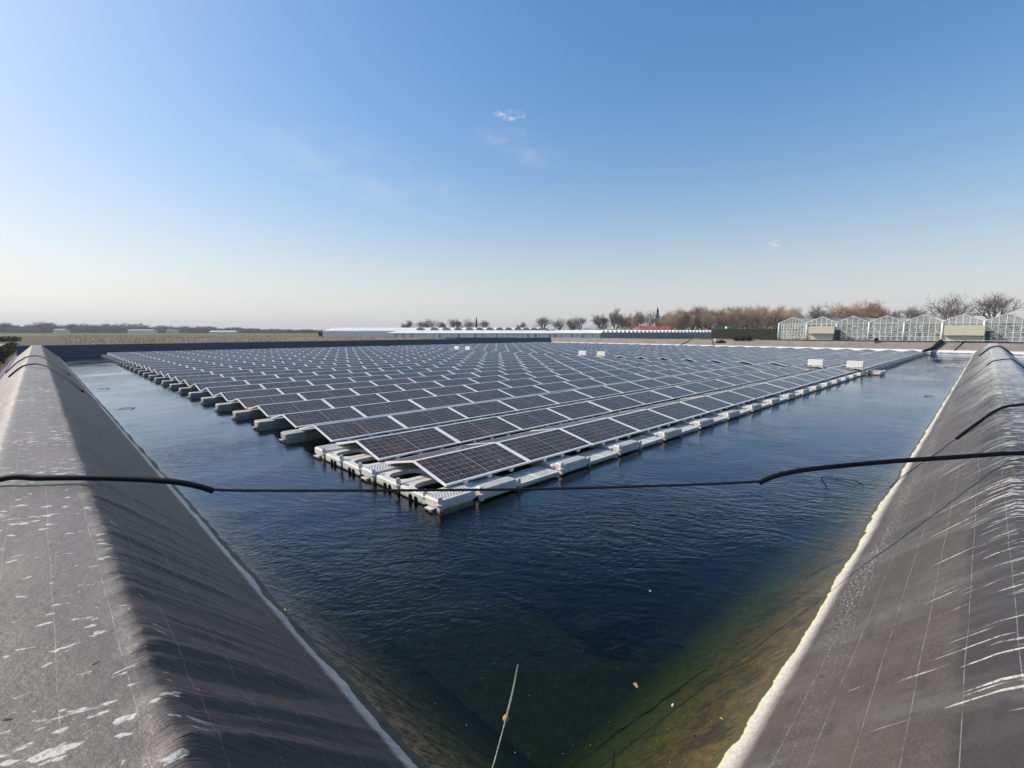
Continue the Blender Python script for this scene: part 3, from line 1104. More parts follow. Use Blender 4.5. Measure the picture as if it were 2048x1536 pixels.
# access walkway between the two halves of the array
for k in range(NROW):
    lb = 'walkway pontoon between the array halves, %s from the near end' % ordn(k + 1)
    if k == 0:
        wk = thing('walkway_float', lb, 'float', A(NA * PU + 0.2, 0.1, 0), ROT, 'pontoons of the cross walkway')
        b = MB()
        b.prism(rrect(0, 0.95, 0, 1.9, 0.08), -0.1, 0.16, 0.02)
        b.build('body', M['plastic2'], wk)
    else:
        dup(wk, A(NA * PU + 0.2, 0.1 + k * PV, 0), (0, 0, ROT), lb)

# inverter cabinets
cab = None
for n, (k, txt) in enumerate(((0, 'nearest the open water'), (1, 'second from the open water'), (9, 'third from the open water'), (10, 'fourth from the open water'), (18, 'fifth from the open water'), (19, 'farthest from the open water'))):
    loc = A(NA * PU - 0.15, k * PV - 0.1 + (0.2 if n < 2 else 0), 0.12)
    lb = 'white inverter cabinet standing on the array walkway, ' + txt
    if cab is None:
        cab = thing('inverter_cabinet', lb, 'electrical cabinet', loc, ROT, 'white inverter cabinets')
        b = MB()
        b.prism(rrect(0, 0.34, -0.45, 0.45, 0.03, 3), 0.36, 0.74, 0.012)
        for q_ in range(4):
            b.box(-0.012, 0.0, -0.36 + q_ * 0.19, -0.24 + q_ * 0.19, 0.42, 0.66)
        b.build('housing', M['white'], cab)
        b = MB()
        for yy in (-0.42, 0.42):
            b.box(0.1, 0.15, yy - 0.025, yy + 0.025, 0.0, 0.36)
            b.box(0.25, 0.30, yy - 0.025, yy + 0.025, 0.0, 0.36)
        b.build('stand', M['alu'], cab)
        b = MB()
        b.box(-0.35, 0.0, -0.5, 0.5, 0.28, 0.30)
        b.build('reflection_tray', M['beige'], cab)  # tray coloured beige in place of a reflection below the housing
    else:
        dup(cab, loc, (0, 0, ROT), lb)

# black liner chute at the far end
b = MB()
pp = [A(panel_u(NA + NB - 1) + 2.6, -0.1, 0.2), Vector((XW - 1.3, 5.6, 0.22)), Vector((XW + 0.1, 4.9, 0.5)), Vector((XW + 0.7, 4.5, 0.95)), Vector((XW + 1.25, 4.1, 1.42))]
b.tube(catmull(pp, 6), 0.3, 10, True, [0.10 + 0.24 * (i / 24) for i in range(25)])
tag(b.build('cable_chute', M['black'], None, True), 'black flared cable chute climbing the far bank', 'cable chute')

# ------------------------------------------------------------------ ropes and hoses
Lp = on_plane(190, 956, (0, 0, 1), 1.36)
Rp = on_plane(2015, 908, (0, 0, 1), 1.36)
dv = (Rp - Lp)
nv = Vector((dv.y, -dv.x, 0)).normalized()
dn = nv.dot(Lp)


def V(x, y):
    return on_plane(x, y, nv, dn)


def twisted(b, pts, r, pitch=0.06, strands=3):
    # evenly resample, then wind strands
    seg = [pts[0]]
    for p, q in zip(pts, pts[1:]):
        n = max(1, int((q - p).length / 0.015))
        seg += [p.lerp(q, (i + 1) / n) for i in range(n)]
    for s in range(strands):
        out = []
        dist = 0
        for k, p in enumerate(seg):
            if k:
                dist += (p - seg[k - 1]).length
            tg = (seg[min(k + 1, len(seg) - 1)] - seg[max(k - 1, 0)]).normalized()
            a = tg.cross(Vector((0, 0, 1))).normalized()
            c = a.cross(tg)
            th = 2 * PI * (dist / pitch + s / strands)
            out.append(p + a * (r * 0.55 * math.cos(th)) + c * (r * 0.55 * math.sin(th)))
        b.tube(out, r * 0.55, 5)


rope = thing('mooring_rope', 'black twisted rope stretched across the near corner between both banks, with hose sleeves', 'rope', (0, 0, 0))
b = MB()
rp = catmull([V(415, 979), V(500, 981), V(700, 981), V(900, 980), V(1100, 977.5), V(1300, 972), V(1430, 967.5), V(1530, 962)], 6)
twisted(b, rp, 0.0145, 0.13)
b.build('twisted_line', M['rope'], rope, True)
b = MB()
lft = [Vector((-2.3, 8.19, 0.25)), Vector((-1.5, 7.53, 0.6)), Vector((-0.85, 6.99, 1.12)), V(0, 958.5), V(80, 956), V(190, 955.5), V(290, 959), V(355, 964.5), V(400, 973.5), V(426, 982)]
b.tube(catmull(lft, 8), 0.029, 12)
b.build('hose_sleeve', M['black'], rope, True)
b = MB()
rgt = [V(1519, 965.5), V(1536, 957.5), V(1565, 948), V(1620, 938.5), V(1700, 930), V(1800, 921.5), V(1900, 915), V(2015, 907)] + [Rp + dv.normalized() * k_ + Vector((0, 0, z_)) for k_, z_ in ((0.55, 0.0), (1.0, -0.02), (1.5, -0.22), (2.1, -0.62), (2.7, -1.02))]
b.tube(catmull(rgt, 8), 0.027, 12)
b.build('hose_sleeve', M['black'], rope, True)


def slope_z(s, side):          # surface height of the near banks
    if side == 'left':
        return ZC if -0.47 <= s <= 0.24 else (ZC - (s - 0.24) if s > 0.24 else ZC + (s + 0.47))
    return ZC if -1.0 <= s <= -0.29 else (ZC - (s + 0.29) if s > -0.29 else ZC + (s + 1.0))


def bank_hose(label, side, a, s_out, s_in, skew=0.0, r=0.028, lift=0.06, tail=0.9):
    # sleeve arching over the crest, its rope running on down to the water
    t = thing('mooring_rope', label, 'rope', (0, 0, 0), 0, 'mooring ropes laid over the banks')
    c0 = -0.12 if side == 'left' else -0.65

    def pt(s, up):
        q = (s, a + skew * (s - c0), slope_z(s, side) + up)
        return Vector(q) if side == 'left' else Vector((q[1], q[0], q[2]))
    n = 14
    pts = []
    for i in range(n + 1):
        s = s_out + (s_in - s_out) * i / n
        arch = math.sin(PI * i / n)
        sh = min(abs(s - (-0.47 if side == 'left' else -1.0)), abs(s - (0.24 if side == 'left' else -0.29)))
        pts.append(pt(s, 0.035 + lift * arch * (0.3 + min(1, sh * 2))))
    b = MB()
    b.tube(catmull(pts, 3), r, 8)
    b.build('hose_sleeve', M['black'], t, True)
    b = MB()
    end = (1.62 if side == 'left' else 1.12)
    pts2 = [pts[-1]]
    for i in range(1, 5):
        pts2.append(pt(s_in + (end - s_in) * i / 4, 0.025))
    wl = pts2[-1].copy()
    o = Vector((1, 0, 0)) if side == 'left' else Vector((0, 1, 0))
    al = Vector((0, 1, 0)) if side == 'left' else Vector((1, 0, 0))
    pts2.append(Vector((wl.x, wl.y, 0.02)) + o * 0.35)
    pts2.append(Vector((wl.x, wl.y, 0.012)) + o * tail)
    pts2.append(Vector((wl.x, wl.y, 0.008)) + o * (tail * 0.75) - al * tail * 0.8)
    b.tube(catmull(pts2, 3), 0.007, 5)
    b.build('line', M['rope'], t, True)
    return t


bank_hose('black hose and rope arching over the left bank, nearer of two', 'left', 27.0, -1.0, 1.05, -3.0, 0.033, 0.13, 0.7)
bank_hose('black hose and rope arching over the left bank, farther of two', 'left', 36.0, -1.5, 1.0, -3.4, 0.033, 0.13, 0.7)
bank_hose('black hose arching over the right bank crest with rope reaching the water', 'right', 13.3, -1.9, 0.25, -1.6, 0.026, 0.05, 0.9)
bank_hose('thin black line laid over the right bank crest in mid distance', 'right', 34.0, -1.8, -0.1, -4.0, 0.025, 0.03, 0.6)
bank_hose('black hose arching over the far end of the right bank crest', 'right', 60.0, -1.9, 0.3, -6.0, 0.06, 0.1, 1.0)

# hoses on the far bank
def far_hose(label, pts, r=0.05):
    b = MB()
    b.tube(catmull(pts, 6), r, 6)
    return tag(b.build('hose', M['black'], None, True), label, 'hose', 'hoses lying on the far bank')


def FX(ix, s, up=0.05):        # point on the far x bank in the bearing of column ix
    x = XW + s
    z = max(0, min(ZC, s)) + up
    a = R(45) - math.atan((ix - 1024) / 951)
    return Vector((x, x * math.tan(a), z))


far_hose('black hose looping down the far bank left of the other two', [FX(1355, 1.9), FX(1375, 1.4, 0.35), FX(1385, 1.3, 0.4), FX(1378, 0.9, 0.15), FX(1362, 0.25)])
far_hose('black hose hanging down the far bank beside the hedge end', [FX(1400, 1.5), FX(1418, 1.4, 0.12), FX(1424, 1.1, 0.12), FX(1428, 0.5), FX(1429, 0.25)])
far_hose('black hose bent over the far bank near the greenhouse cabinet', [FX(1913, 0.3), FX(1921, 0.8), FX(1931, 1.35, 0.15), FX(1942, 1.7)])
t = thing('rubble_bags', 'three dark round bags lying together on the far bank crest below the hedge', 'bags', FX(1486, 1.4, 0.0))
for q in range(3):
    b = MB()
    for i in range(7):
        pass
    n, m = 10, 6
    for i in range(m + 1):
        ph = PI * i / m
        for j in range(n):
            th = 2 * PI * j / n
            rr = 0.55 * (1 + 0.1 * math.sin(3 * th + q))
            b.v.append((rr * math.sin(ph) * math.cos(th) - 0.1, rr * 1.1 * math.sin(ph) * math.sin(th) + (q - 1) * 0.95, 0.28 - 0.34 * math.cos(ph)))
    for i in range(m):
        for j in range(n):
            b.f.append((i * n + j, i * n + (j + 1) % n, (i + 1) * n + (j + 1) % n, (i + 1) * n + j))
            b.mi.append(0)
    b.build('bag', M['black'], t, True)
t = thing('dark_bundle', 'small dark bundle with a white float on the far bank slope', 'bundle', FX(1441, 0.75, 0.0))
b = MB()
b.tube([(0, -0.9, 0.15), (0, -0.3, 0.3), (0, 0.2, 0.2), (0, 0.6, 0.1)], 0.2, 8, True, [0.12, 0.26, 0.22, 0.08])
b.build('bundle', M['black'], t, True)
b = MB()
b.tube([(0, 0.75, 0.1), (0, 0.8, 0.5), (0, 0.82, 0.75)], 0.15, 8, True, [0.14, 0.15, 0.05])
b.build('float', M['white'], t, True)

# bird on the far bank (about 0.5 m long crow): one body, spread wings
t = thing('crow', 'black crow with raised wings above the far bank', 'bird', FX(1753, 1.05, 0.0))
b = MB()
b.tube([(0, 0.42, 0.28), (0, 0.30, 0.35), (0, 0.12, 0.34), (0, -0.12, 0.42), (0, -0.24, 0.52), (0, -0.33, 0.50), (0, -0.43, 0.48)], 0.1, 8, True, [0.05, 0.05, 0.11, 0.12, 0.075, 0.05, 0.01])
for s in (-1, 1):
    b.tri((0.02 * s, 0.15, 0.38), (0.02 * s, -0.15, 0.42), (0.36 * s, -0.25, 0.80))
    b.tri((0.02 * s, 0.15, 0.38), (0.36 * s, -0.25, 0.80), (0.30 * s, 0.12, 0.72))
    b.tube([(0.04 * s, 0.0, 0.3), (0.04 * s, -0.02, 0.15), (0.04 * s, 0.0, 0.0)], 0.012, 4)
b.build('body', M['black'], t, False)

# submerged line in the near corner
t = thing('pale_line', 'pale knotted line sinking into the green water at the bottom of the photo', 'rope')
b = MB()
p0, p1, p2, p3 = Vector((1.62, 1.86, 0.10)), on_plane(985, 1536, (0, 0, 1), 0.012), on_plane(1012, 1437, (0, 0, 1), -0.01), on_plane(1036, 1330, (0, 0, 1), -0.45)
twisted(b, catmull([p0, p1, on_plane(1000, 1482, (0, 0, 1), 0.012), p2], 4), 0.0065, 0.05, 2)
b.build('line', M['ropewhite'], t, True)
b = MB()
b.tube([p2 + Vector((-0.02, -0.02, 0)), p2, p2 + Vector((0.02, 0.02, 0.0))], 0.02, 7, True, [0.012, 0.026, 0.012])
b.build('knot', M['leaf'], t, True)
b = MB()
twisted(b, catmull([p2, on_plane(1024, 1390, (0, 0, 1), -0.2), p3], 4), 0.010, 0.05, 2)
b.build('sunken_line', M['ropewhite'], t, True)
# floating weed strands on the bottom
b = MB()
for strand in range(4):
    pts = []
    for q in range(44):
        f = q / 43
        c = on_plane(800 + 570 * f, 1314 - 24 * f + 5 * math.sin(q * 0.9 + strand), (0, 0, 1), -0.62)
        c += Vector((0.10 * mn.noise(Vector((q * 0.45, strand * 5.0, 0))), 0.16 * mn.noise(Vector((q * 0.5, strand * 3.0, 7))), 0.08 * mn.noise(Vector((q * 0.4, strand, 3)))))
        pts.append(c)
    pts = catmull(pts, 3)
    rr = [max(0.003, 0.004 + 0.045 * max(0, mn.noise(Vector((i * 0.09, strand * 2.2, 0.5)))) ** 1.2) * min(1, i / 12, (len(pts) - 1 - i) / 12 + 0.05) for i in range(len(pts))]
    b.tube(pts, 0.01, 5, True, rr)
tag(b.build('sunken_weed', M['black'], None, True), 'dark stringy weed drifting under water across the near corner', 'water weed', None, 'stuff')


def bit(name, label, cat, x, y, z, size, mat, group=None):
    b = MB()
    c = on_plane(x, y, (0, 0, 1), z)
    n = 7
    a0 = rnd.uniform(0, PI)
    ring = []
    for j in range(n):
        a = 2 * PI * j / n
        rr = size * rnd.uniform(0.6, 1.1)
        ex, ey = rr * math.cos(a), rr * 0.45 * math.sin(a)
        ring.append((ex * math.cos(a0) - ey * math.sin(a0), ex * math.sin(a0) + ey * math.cos(a0)))
    b.prism(ring, 0.0, size * 0.22, size * 0.1)
    o = b.build(name, mat)
    o.location = c
    return tag(o, label, cat, group)


bit('leaf', 'curled yellow leaf floating near the right of the green shallows', 'leaf', 1272, 1371, 0.002, 0.038, M['leaf'])
bit('feather', 'white feather floating right of the yellow leaf', 'feather', 1345, 1410, 0.002, 0.022, M['feather'])
bit('pebble', 'white pebble at the water line by the lower end of the left bank', 'pebble', 822, 1510, 0.01, 0.022, M['feather'])
bit('feather', 'white feather at the edge of the brown weed by the left bank', 'feather', 568, 1221, 0.002, 0.03, M['feather'])
bit('feather', 'small pale feather in the dark water above the weed strand', 'feather', 1300, 1182, 0.002, 0.018, M['feather'])
bit('leaf', 'small pale leaf on the water beside the lower right bank', 'leaf', 1443, 1437, 0.002, 0.018, M['leaf'])
bit('twig', 'dark twig on the left bank crest near the lower frame edge', 'twig', 15, 1440, ZC, 0.02, M['stone'])
bit('twig', 'dark twig beside white droppings on the left bank crest', 'twig', 192, 1328, ZC, 0.018, M['stone'])
lf = bit('leaf', 'orange leaf lying on the first panel of the front row', 'leaf', 947, 934, 0.33, 0.03, M['leaf'])
bit('leaf', 'pale leaf lying on the right half of the first front panel', 'leaf', 1026, 926, 0.29, 0.03, M['leaf'])
bit('leaf', 'brown leaf caught at the joint under the second front panel', 'leaf', 1184, 893, 0.22, 0.05, M['leaf'])
# tiny flecks drifting on the water
b = MB()
for q in range(85):
    x = rnd.uniform(650, 1500)
    y = rnd.uniform(1130, 1530)
    c = on_plane(x, y, (0, 0, 1), 0.003)
    if c.x < 1.6 or c.y < 1.1:
        continue
    s = rnd.uniform(0.001, 0.0022)
    b.quad(c + Vector((-s, -s, 0)), c + Vector((s, -s, 0)), c + Vector((s, s, 0)), c + Vector((-s, s, 0)))
tag(b.build('floating_dust', M['feather']), 'tiny pale flecks drifting on the dark near water', 'flecks', None, 'stuff')


# ------------------------------------------------------------------ trees
TW = 1.6


def tree_meshes(seed, kind):
    r = random.Random(seed)
    tr, cr = MB(), MB()

    def grow(p, d, ln, rad, lvl, maxl):
        segs = 3 if lvl < 3 else 2
        pts = [p.copy()]
        q = p.copy()
        dd = d.copy()
        for s in range(segs):
            jit = 0.16 if kind != 'tall' else 0.10
            dd = (dd + Vector((r.uniform(-jit, jit), r.uniform(-jit, jit), r.uniform(-0.03, 0.10)))).normalized()
            q = q + dd * (ln / segs)
            pts.append(q.copy())
        rads = [rad * (1 - 0.5 * i / segs) for i in range(segs + 1)]
        if lvl <= 2:
            tr.tube(pts, rad, 5 if lvl < 2 else 3, False, rads)
        elif lvl == 3:
            cr.tube(pts, rad, 3, False, rads)
        else:
            a = dd.cross(Vector((r.uniform(-1, 1), r.uniform(-1, 1), r.uniform(-1, 1)))).normalized() * rad
            cr.tri(pts[0] - a * TW, pts[0] + a * TW, pts[-1])
        if lvl >= maxl:
            return
        n = {0: 6, 1: 4, 2: 4, 3: 4, 4: 3}[lvl] + (1 if kind == 'bushy' and lvl > 0 else 0)
        for i in range(n):
            if lvl == 0:
                f = r.uniform(0.75, 1.0) if kind == 'round' else r.uniform(0.35, 1.0)
            else:
                f = r.uniform(0.35, 1.0)
            k = min(segs - 1, int(f * segs))
            base = pts[k].lerp(pts[k + 1], f * segs - k)
            ang = {'round': 0.75, 'tall': 0.42, 'bushy': 0.65}[kind] * r.uniform(0.6, 1.25)
            if lvl == 0:
                ang *= r.choice((0.45, 1.0, 1.35))
            th = 2 * PI * (i / n) + r.uniform(-0.5, 0.5)
            ax = dd.orthogonal().normalized()
            ax = Matrix.Rotation(th, 3, dd) @ ax
            nd = (Matrix.Rotation(ang, 3, ax) @ dd)
            nd.z += {'round': 0.12, 'tall': 0.3, 'bushy': 0.15}[kind]
            nd.normalize()
            grow(base, nd, ln * r.uniform(0.62, 0.85) * (1.25 if lvl == 0 and kind == 'round' else 1.0) * (0.85 if lvl == 0 and kind == 'tall' else 1), rad * 0.52, lvl + 1, maxl)

    ln = {'round': 0.24, 'tall': 0.42, 'bushy': 0.25}[kind]
    grow(Vector((0, 0, 0)), Vector((0, 0, 1)), ln, 0.028 if kind != 'tall' else 0.018, 0, 5)
    # normalise height to 1
    zs = sorted(v[2] for v in cr.v)
    zm = zs[int(len(zs) * 0.985)]
    wd = {'round': 1.25, 'tall': 0.9, 'bushy': 1.1}[kind]
    for m in (tr, cr):
        m.v = [(v[0] / zm * wd, v[1] / zm * wd, v[2] / zm) for v in m.v]
    return tr, cr


TREES = {}
for kind, seeds in (('round', (3, 8)), ('tall', (11, 19, 27)), ('bushy', (31, 42))):
    for sd in seeds:
        TREES[(kind, sd)] = tree_meshes(sd, kind)
TME = {}


def tree(name, label, kind, sd, bark, ix, d, ytop, group, wscale=1.0):
    key = (kind, sd, bark)
    if key not in TME:
        tr, cr = TREES[(kind, sd)]
        TME[key] = (tr.mesh('trunk', M[bark]), cr.mesh('crown', M[bark]))
    h = H + (664 - ytop) * d / 951 - 0.15
    t = thing(name, label, 'tree', G(ix, d, 0.12), rnd.uniform(0, 2 * PI), group)
    t.scale = (h * wscale, h * wscale, h)
    for nm, me in zip(('trunk', 'crown'), TME[key]):
        o = bpy.data.objects.new(nm, me)
        col.objects.link(o)
        o.parent = t
    return t


# single bare trees, left to right
singles = [
    (1085, 250, 636, 'round', 3, 'bark_grey', 'wide bare tree standing alone above the end of the white greenhouse roof', 1.0),
    (1120, 250, 639, 'round', 8, 'bark_grey', 'bare round tree, second of the isolated trees right of the white roof', 1.0),
    (1141, 256, 641, 'bushy', 31, 'bark_grey', 'small bare tree between two larger isolated bare trees', 0.9),
    (1161, 250, 636, 'round', 3, 'bark_grey', 'bare tree just left of the low brown thicket', 0.9),
    (1203, 250, 632, 'bushy', 42, 'bark_grey', 'thin bare tree rising over the brown thicket left of the tallest one', 1.0),
    (1226, 245, 622, 'bushy', 31, 'bark_grey', 'tall pale bare tree rising left of the brown wood', 0.75),
    (1274, 250, 627, 'bushy', 42, 'bark_grey', 'grey bare tree between the rounded brown tree and the conifer', 0.7),
    (1299, 240, 625, 'round', 8, 'bark_grey', 'bare tree in front of the red roof', 0.8),
    (1822, 215, 616, 'round', 3, 'bark_grey', 'small round bare tree rising behind the greenhouse ridges', 0.85),
    (1895, 205, 594, 'round', 8, 'bark_grey', 'large fan-shaped bare tree behind the greenhouse, above the cabinet', 0.88),
    (1984, 205, 592, 'round', 3, 'bark_grey', 'large bare tree behind the greenhouse, farthest right in view', 0.88),
    (815, 330, 644, 'bushy', 31, 'bark_grey', 'dark rounded tree at left of the small clump behind the white roof', 1.1),
    (843, 330, 645, 'round', 3, 'bark_grey', 'bare tree in the middle of the small clump behind the white roof', 1.0),
    (859, 330, 640, 'round', 8, 'bark_grey', 'taller bare tree at right of the small clump behind the white roof', 1.0),
    (884, 340, 646, 'bushy', 42, 'bark_grey', 'thin small bare tree ending the clump behind the white roof', 0.9),
    (912, 330, 641, 'bushy', 42, 'bark_grey', 'leftmost tree of the group beside the small conifer', 1.1),
    (936, 330, 641, 'round', 8, 'bark_grey', 'bare tree just left of the small conifer', 1.0),
    (970, 330, 643, 'round', 3, 'bark_grey', 'bare tree just right of the small conifer', 1.0),
    (1042, 360, 647, 'bushy', 31, 'bark_grey', 'faint small bare tree above the middle of the white roof', 1.0),
    (82, 520, 645, 'round', 8, 'bark_grey', 'broad bare tree standing out of the distant wood above the left bank', 1.3),
    (8, 520, 649, 'bushy', 31, 'bark_grey', 'bare tree in the distant wood at the left frame edge', 1.2),
    (143, 560, 650, 'round', 3, 'bark_grey', 'low bare tree rising a little over the distant wood', 1.2),
    (1247, 245, 633, 'bushy', 31, 'bark_brown', 'rounded brown tree left of the red roof', 1.0),
    (1262, 245, 630, 'bushy', 42, 'bark_brown', 'dense rounded brown tree nearest the red roof', 1.0),
    (1645, 225, 616, 'bushy', 31, 'bark_grey', 'greyish bare tree at left end of the trees behind the greenhouse', 1.0),
    (1675, 225, 612, 'bushy', 42, 'bark_brown', 'second tree from the left behind the greenhouse', 1.0),
    (1705, 222, 610, 'bushy', 31, 'bark_red', 'third tree from the left behind the greenhouse', 1.0),
    (1732, 222, 608, 'bushy', 42, 'bark_red', 'reddish tree, fourth from the left behind the greenhouse', 1.0),
    (1755, 226, 614, 'bushy', 31, 'bark_red', 'fifth tree from the left behind the greenhouse', 0.8),
    (1776, 230, 624, 'bushy', 42, 'bark_grey', 'low grey tree at right end of the trees behind the greenhouse', 0.8),
]
for ix, d, yt, kd, sd, bk, lb, ws in singles:
    tree('bare_tree', lb, kd, sd, bk, ix, d, yt, 'bare trees on the skyline', ws * 0.9)

# brown wood between the red roofs and the big greenhouse: three ranks deep
skyline = [(1325, 628), (1345, 624), (1365, 622), (1385, 615), (1405, 617), (1425, 620), (1440, 624), (1460, 618), (1480, 614), (1500, 616), (1515, 615), (1535, 618), (1555, 617), (1575, 620), (1592, 622), (1606, 634)]


def sky_at(ix):
    for (a, ya), (c, yc) in zip(skyline, skyline[1:]):
        if a <= ix <= c:
            return ya + (yc - ya) * (ix - a) / (c - a)
    return 634


rank_names = ('front', 'middle', 'back')
for rk in range(3):
    n = 24
    for i in range(n):
        ix = 1320 + (1604 - 1320) * (i + 0.33 * rk) / n + rnd.uniform(-3, 3)
        kd, sd = rnd.choice((('tall', 11), ('tall', 19), ('tall', 27), ('bushy', 31), ('bushy', 42)))
        bk = rnd.choice(('bark_brown', 'bark_brown', 'bark_red', 'bark_grey'))
        tree('bare_tree', 'brown bare tree, %s from the left in the %s rank of the wood' % (ordn(i + 1), rank_names[rk]), kd, sd, bk,
             ix, 215 + 16 * rk, sky_at(ix) + rnd.uniform(-1, 7) + (4 if rk == 0 else 0), 'trees of the brown wood', 1.0 if kd == 'tall' else 0.7)


def clump(b, c, rx, ry, rz, n, s, r):
    for _ in range(n):
        v = Vector((r.gauss(0, 0.45), r.gauss(0, 0.45), r.gauss(0, 0.45)))
        if v.length > 1:
            v.normalize()
        p = Vector((c[0] + v.x * rx, c[1] + v.y * ry, c[2] + v.z * rz))
        a = Vector((r.uniform(-1, 1), r.uniform(-1, 1), r.uniform(-1, 1))).normalized() * s
        q = a.orthogonal().normalized() * s * r.uniform(0.5, 1)
        b.quad(p - a, p - q, p + a, p + q)


def conifer(label, ix, d, ytop, wpx):
    h = H + (664 - ytop) * d / 951
    w = wpx * d / 951 / 2
    t = thing('conifer_tree', label, 'tree', G(ix, d, 0.1), 0, 'dark conifers')
    b = MB()
    b.tube([(0, 0, 0), (0, 0, h * 0.6), (0, 0, h * 0.98)], 0.2, 6, True, [0.2, 0.12, 0.02])
    b.build('trunk', M['bark_grey'], t)
    b = MB()
    for i in range(16):
        f = i / 15
        z = h * (0.16 + 0.82 * f)
        rr = w * (1 - f) ** 0.8 * rnd.uniform(0.75, 1.15) + 0.1
        clump(b, (0, 0, z), rr, rr, h * 0.045, 60, 0.3, rnd)
    b.build('crown', M['conifer'], t)


conifer('dark conifer rising out of the wood above the red roofs', 1314, 225, 619, 20)
conifer('small dark conifer behind the white greenhouse roof', 953, 325, 638, 11)

# low thicket in front of the brown wood and distant wood on the left: nobody could count them
r = random.Random(5)
b = MB()
for i in range(150):
    ix = 1165 + i * 1.1
    d = 238 + r.uniform(-6, 6)
    h = (5.2 + 1.4 * mn.noise(Vector((i * 0.13, 0, 0)))) * (1.0 if i > 60 else 0.6 + 0.4 * i / 60)
    p = G(ix, d, 0)
    clump(b, (p.x, p.y, h * 0.45), 1.6, 1.6, h * 0.55, 26, 0.22, r)
for i in range(190):
    ix = 1316 + i * 1.53
    h = 8.0 + 2.0 * mn.noise(Vector((i * 0.15, 3, 0)))
    p = G(ix, 262 + r.uniform(-5, 5), 0)
    clump(b, (p.x, p.y, h * 0.45), 2.0, 2.0, h * 0.55, 40, 0.30, r)
tag(b.build('thicket', M['bark_brown']), 'brown thicket behind the grey greenhouse and between the trees of the wood', 'thicket', None, 'stuff')
b = MB()
for i in range(900):
    ix = -60 + i * 0.80
    big = 1.0 if ix < 300 else 0.78
    d = 600 + r.uniform(-25, 25)
    h = (11.0 + 4.5 * mn.noise(Vector((ix * 0.035, 0, 0))) + 2.5 * mn.noise(Vector((ix * 0.15, 4, 0)))) * big
    if ix > 380:
        h *= max(0.45, 1 - (ix - 380) / 420)
    p = G(ix, d, 0)
    clump(b, (p.x, p.y, h * 0.40), 2.8, 2.8, h * 0.62, 44, 0.75, r)
tag(b.build('distant_woodland', M['farwood']), 'grey line of distant bare woodland along the left horizon', 'woodland', None, 'stuff')
b = MB()
for i in range(420):
    ix = 1000 + i * 2.9
    d = 520 + r.uniform(-15, 15)
    h = 7.5 + 3 * mn.noise(Vector((ix * 0.02, 9, 0)))
    p = G(ix, d, 0)
    clump(b, (p.x, p.y, h * 0.40), 2.6, 2.6, h * 0.6, 22, 0.7, r)
tag(b.build('distant_woodland', M['farwood']), 'grey distant woodland behind the greenhouses on the right', 'woodland', None, 'stuff')

# nursery field: staked plants, uncountable rows
b = MB()
r = random.Random(12)
for row in range(110):
    for q in range(95):
        f = 0.10 + 0.9 * row / 109
        g = max(0.0, q + r.uniform(-0.2, 0.2)) / 94
        if r.random() < 0.15 or mn.noise(Vector((f * 6, g * 9, 1))) < -0.28:
            continue
        A0 = fa.lerp(fb, f)
        D0 = fd.lerp(fc, f)
        p = A0.lerp(D0, 0.02 + 0.96 * g ** 1.25)
        h = r.uniform(0.45, 1.0)
        w = r.uniform(0.05, 0.12)
        dx = Vector((0.7, -0.7, 0)) * w
        b.quad(p - dx, p + dx, p + dx * 0.8 + Vector((0, 0, h)), p - dx * 0.8 + Vector((0, 0, h)))
        dy = Vector((0.7, 0.7, 0)) * w
        b.quad(p - dy, p + dy, p + dy * 0.8 + Vector((0, 0, h)), p - dy * 0.8 + Vector((0, 0, h)))
tag(b.build('nursery_crop', M['stake']), 'rows of pale orange staked young plants in the brown field', 'crop', None, 'stuff')

# bramble hedge outside the left bank
b = MB()
for i in range(170):
    y = 16 + i * 0.55
    clump(b, (-2.75, y, 0.45), 0.75, 0.5, 0.65 + 0.25 * mn.noise(Vector((y * 0.3, 0, 0))), 46, 0.09, r)
tag(b.build('hedge', M['bramble']), 'low dark bramble hedge between the left bank and the pale path', 'hedge')
b = MB()
for i in range(60):
    p = G(-60 + i * 1.6, 100 + i * 0.4, 0)
    clump(b, (p.x, p.y, 0.6), 1.0, 1.0, 0.9, 36, 0.16, r)
tag(b.build('hedge', M['hedge']), 'dark trimmed hedge beyond the path at the left frame edge', 'hedge')

# clipped evergreen hedge beside the greenhouse
h0, h1 = G(1426, 172, 0), G(1562, 140, 0)
t = thing('evergreen_hedge', 'long clipped dark green hedge between the two greenhouses', 'hedge', (0, 0, 0))
b = MB()
dirv = (h1 - h0)
nn = 220
for i in range(nn):
    p = h0.lerp(h1, i / nn)
    for zz in (0.5, 1.2, 1.9, 2.6, 3.1):
        clump(b, (p.x, p.y, zz), 0.7, 0.7, 0.42, 16, 0.14, r)
b.build('leaves', M['hedge'], t)
b = MB()
side = Vector((-dirv.y, dirv.x, 0)).normalized()
pl = [h0 - side * 0.45, h1 - side * 0.45, h1 + side * 0.45, h0 + side * 0.45]
b.prism([(p.x, p.y) for p in pl], 0.1, 3.2)
b.build('core', M['hedge'], t)


# ------------------------------------------------------------------ buildings
def frame_mtx(a, c):           # local x along a->c, local y pointing away from the camera
    ex = (c - a).normalized()
    ey = Vector((-ex.y, ex.x, 0))
    if ey.dot(a) < 0:
        ey = -ey
    m = Matrix.Identity(4)
    for k in range(3):
        m[k][0], m[k][1], m[k][2] = ex[k], ey[k], (0, 0, 1)[k]
        m[k][3] = a[k]
    return m, (c - a).length


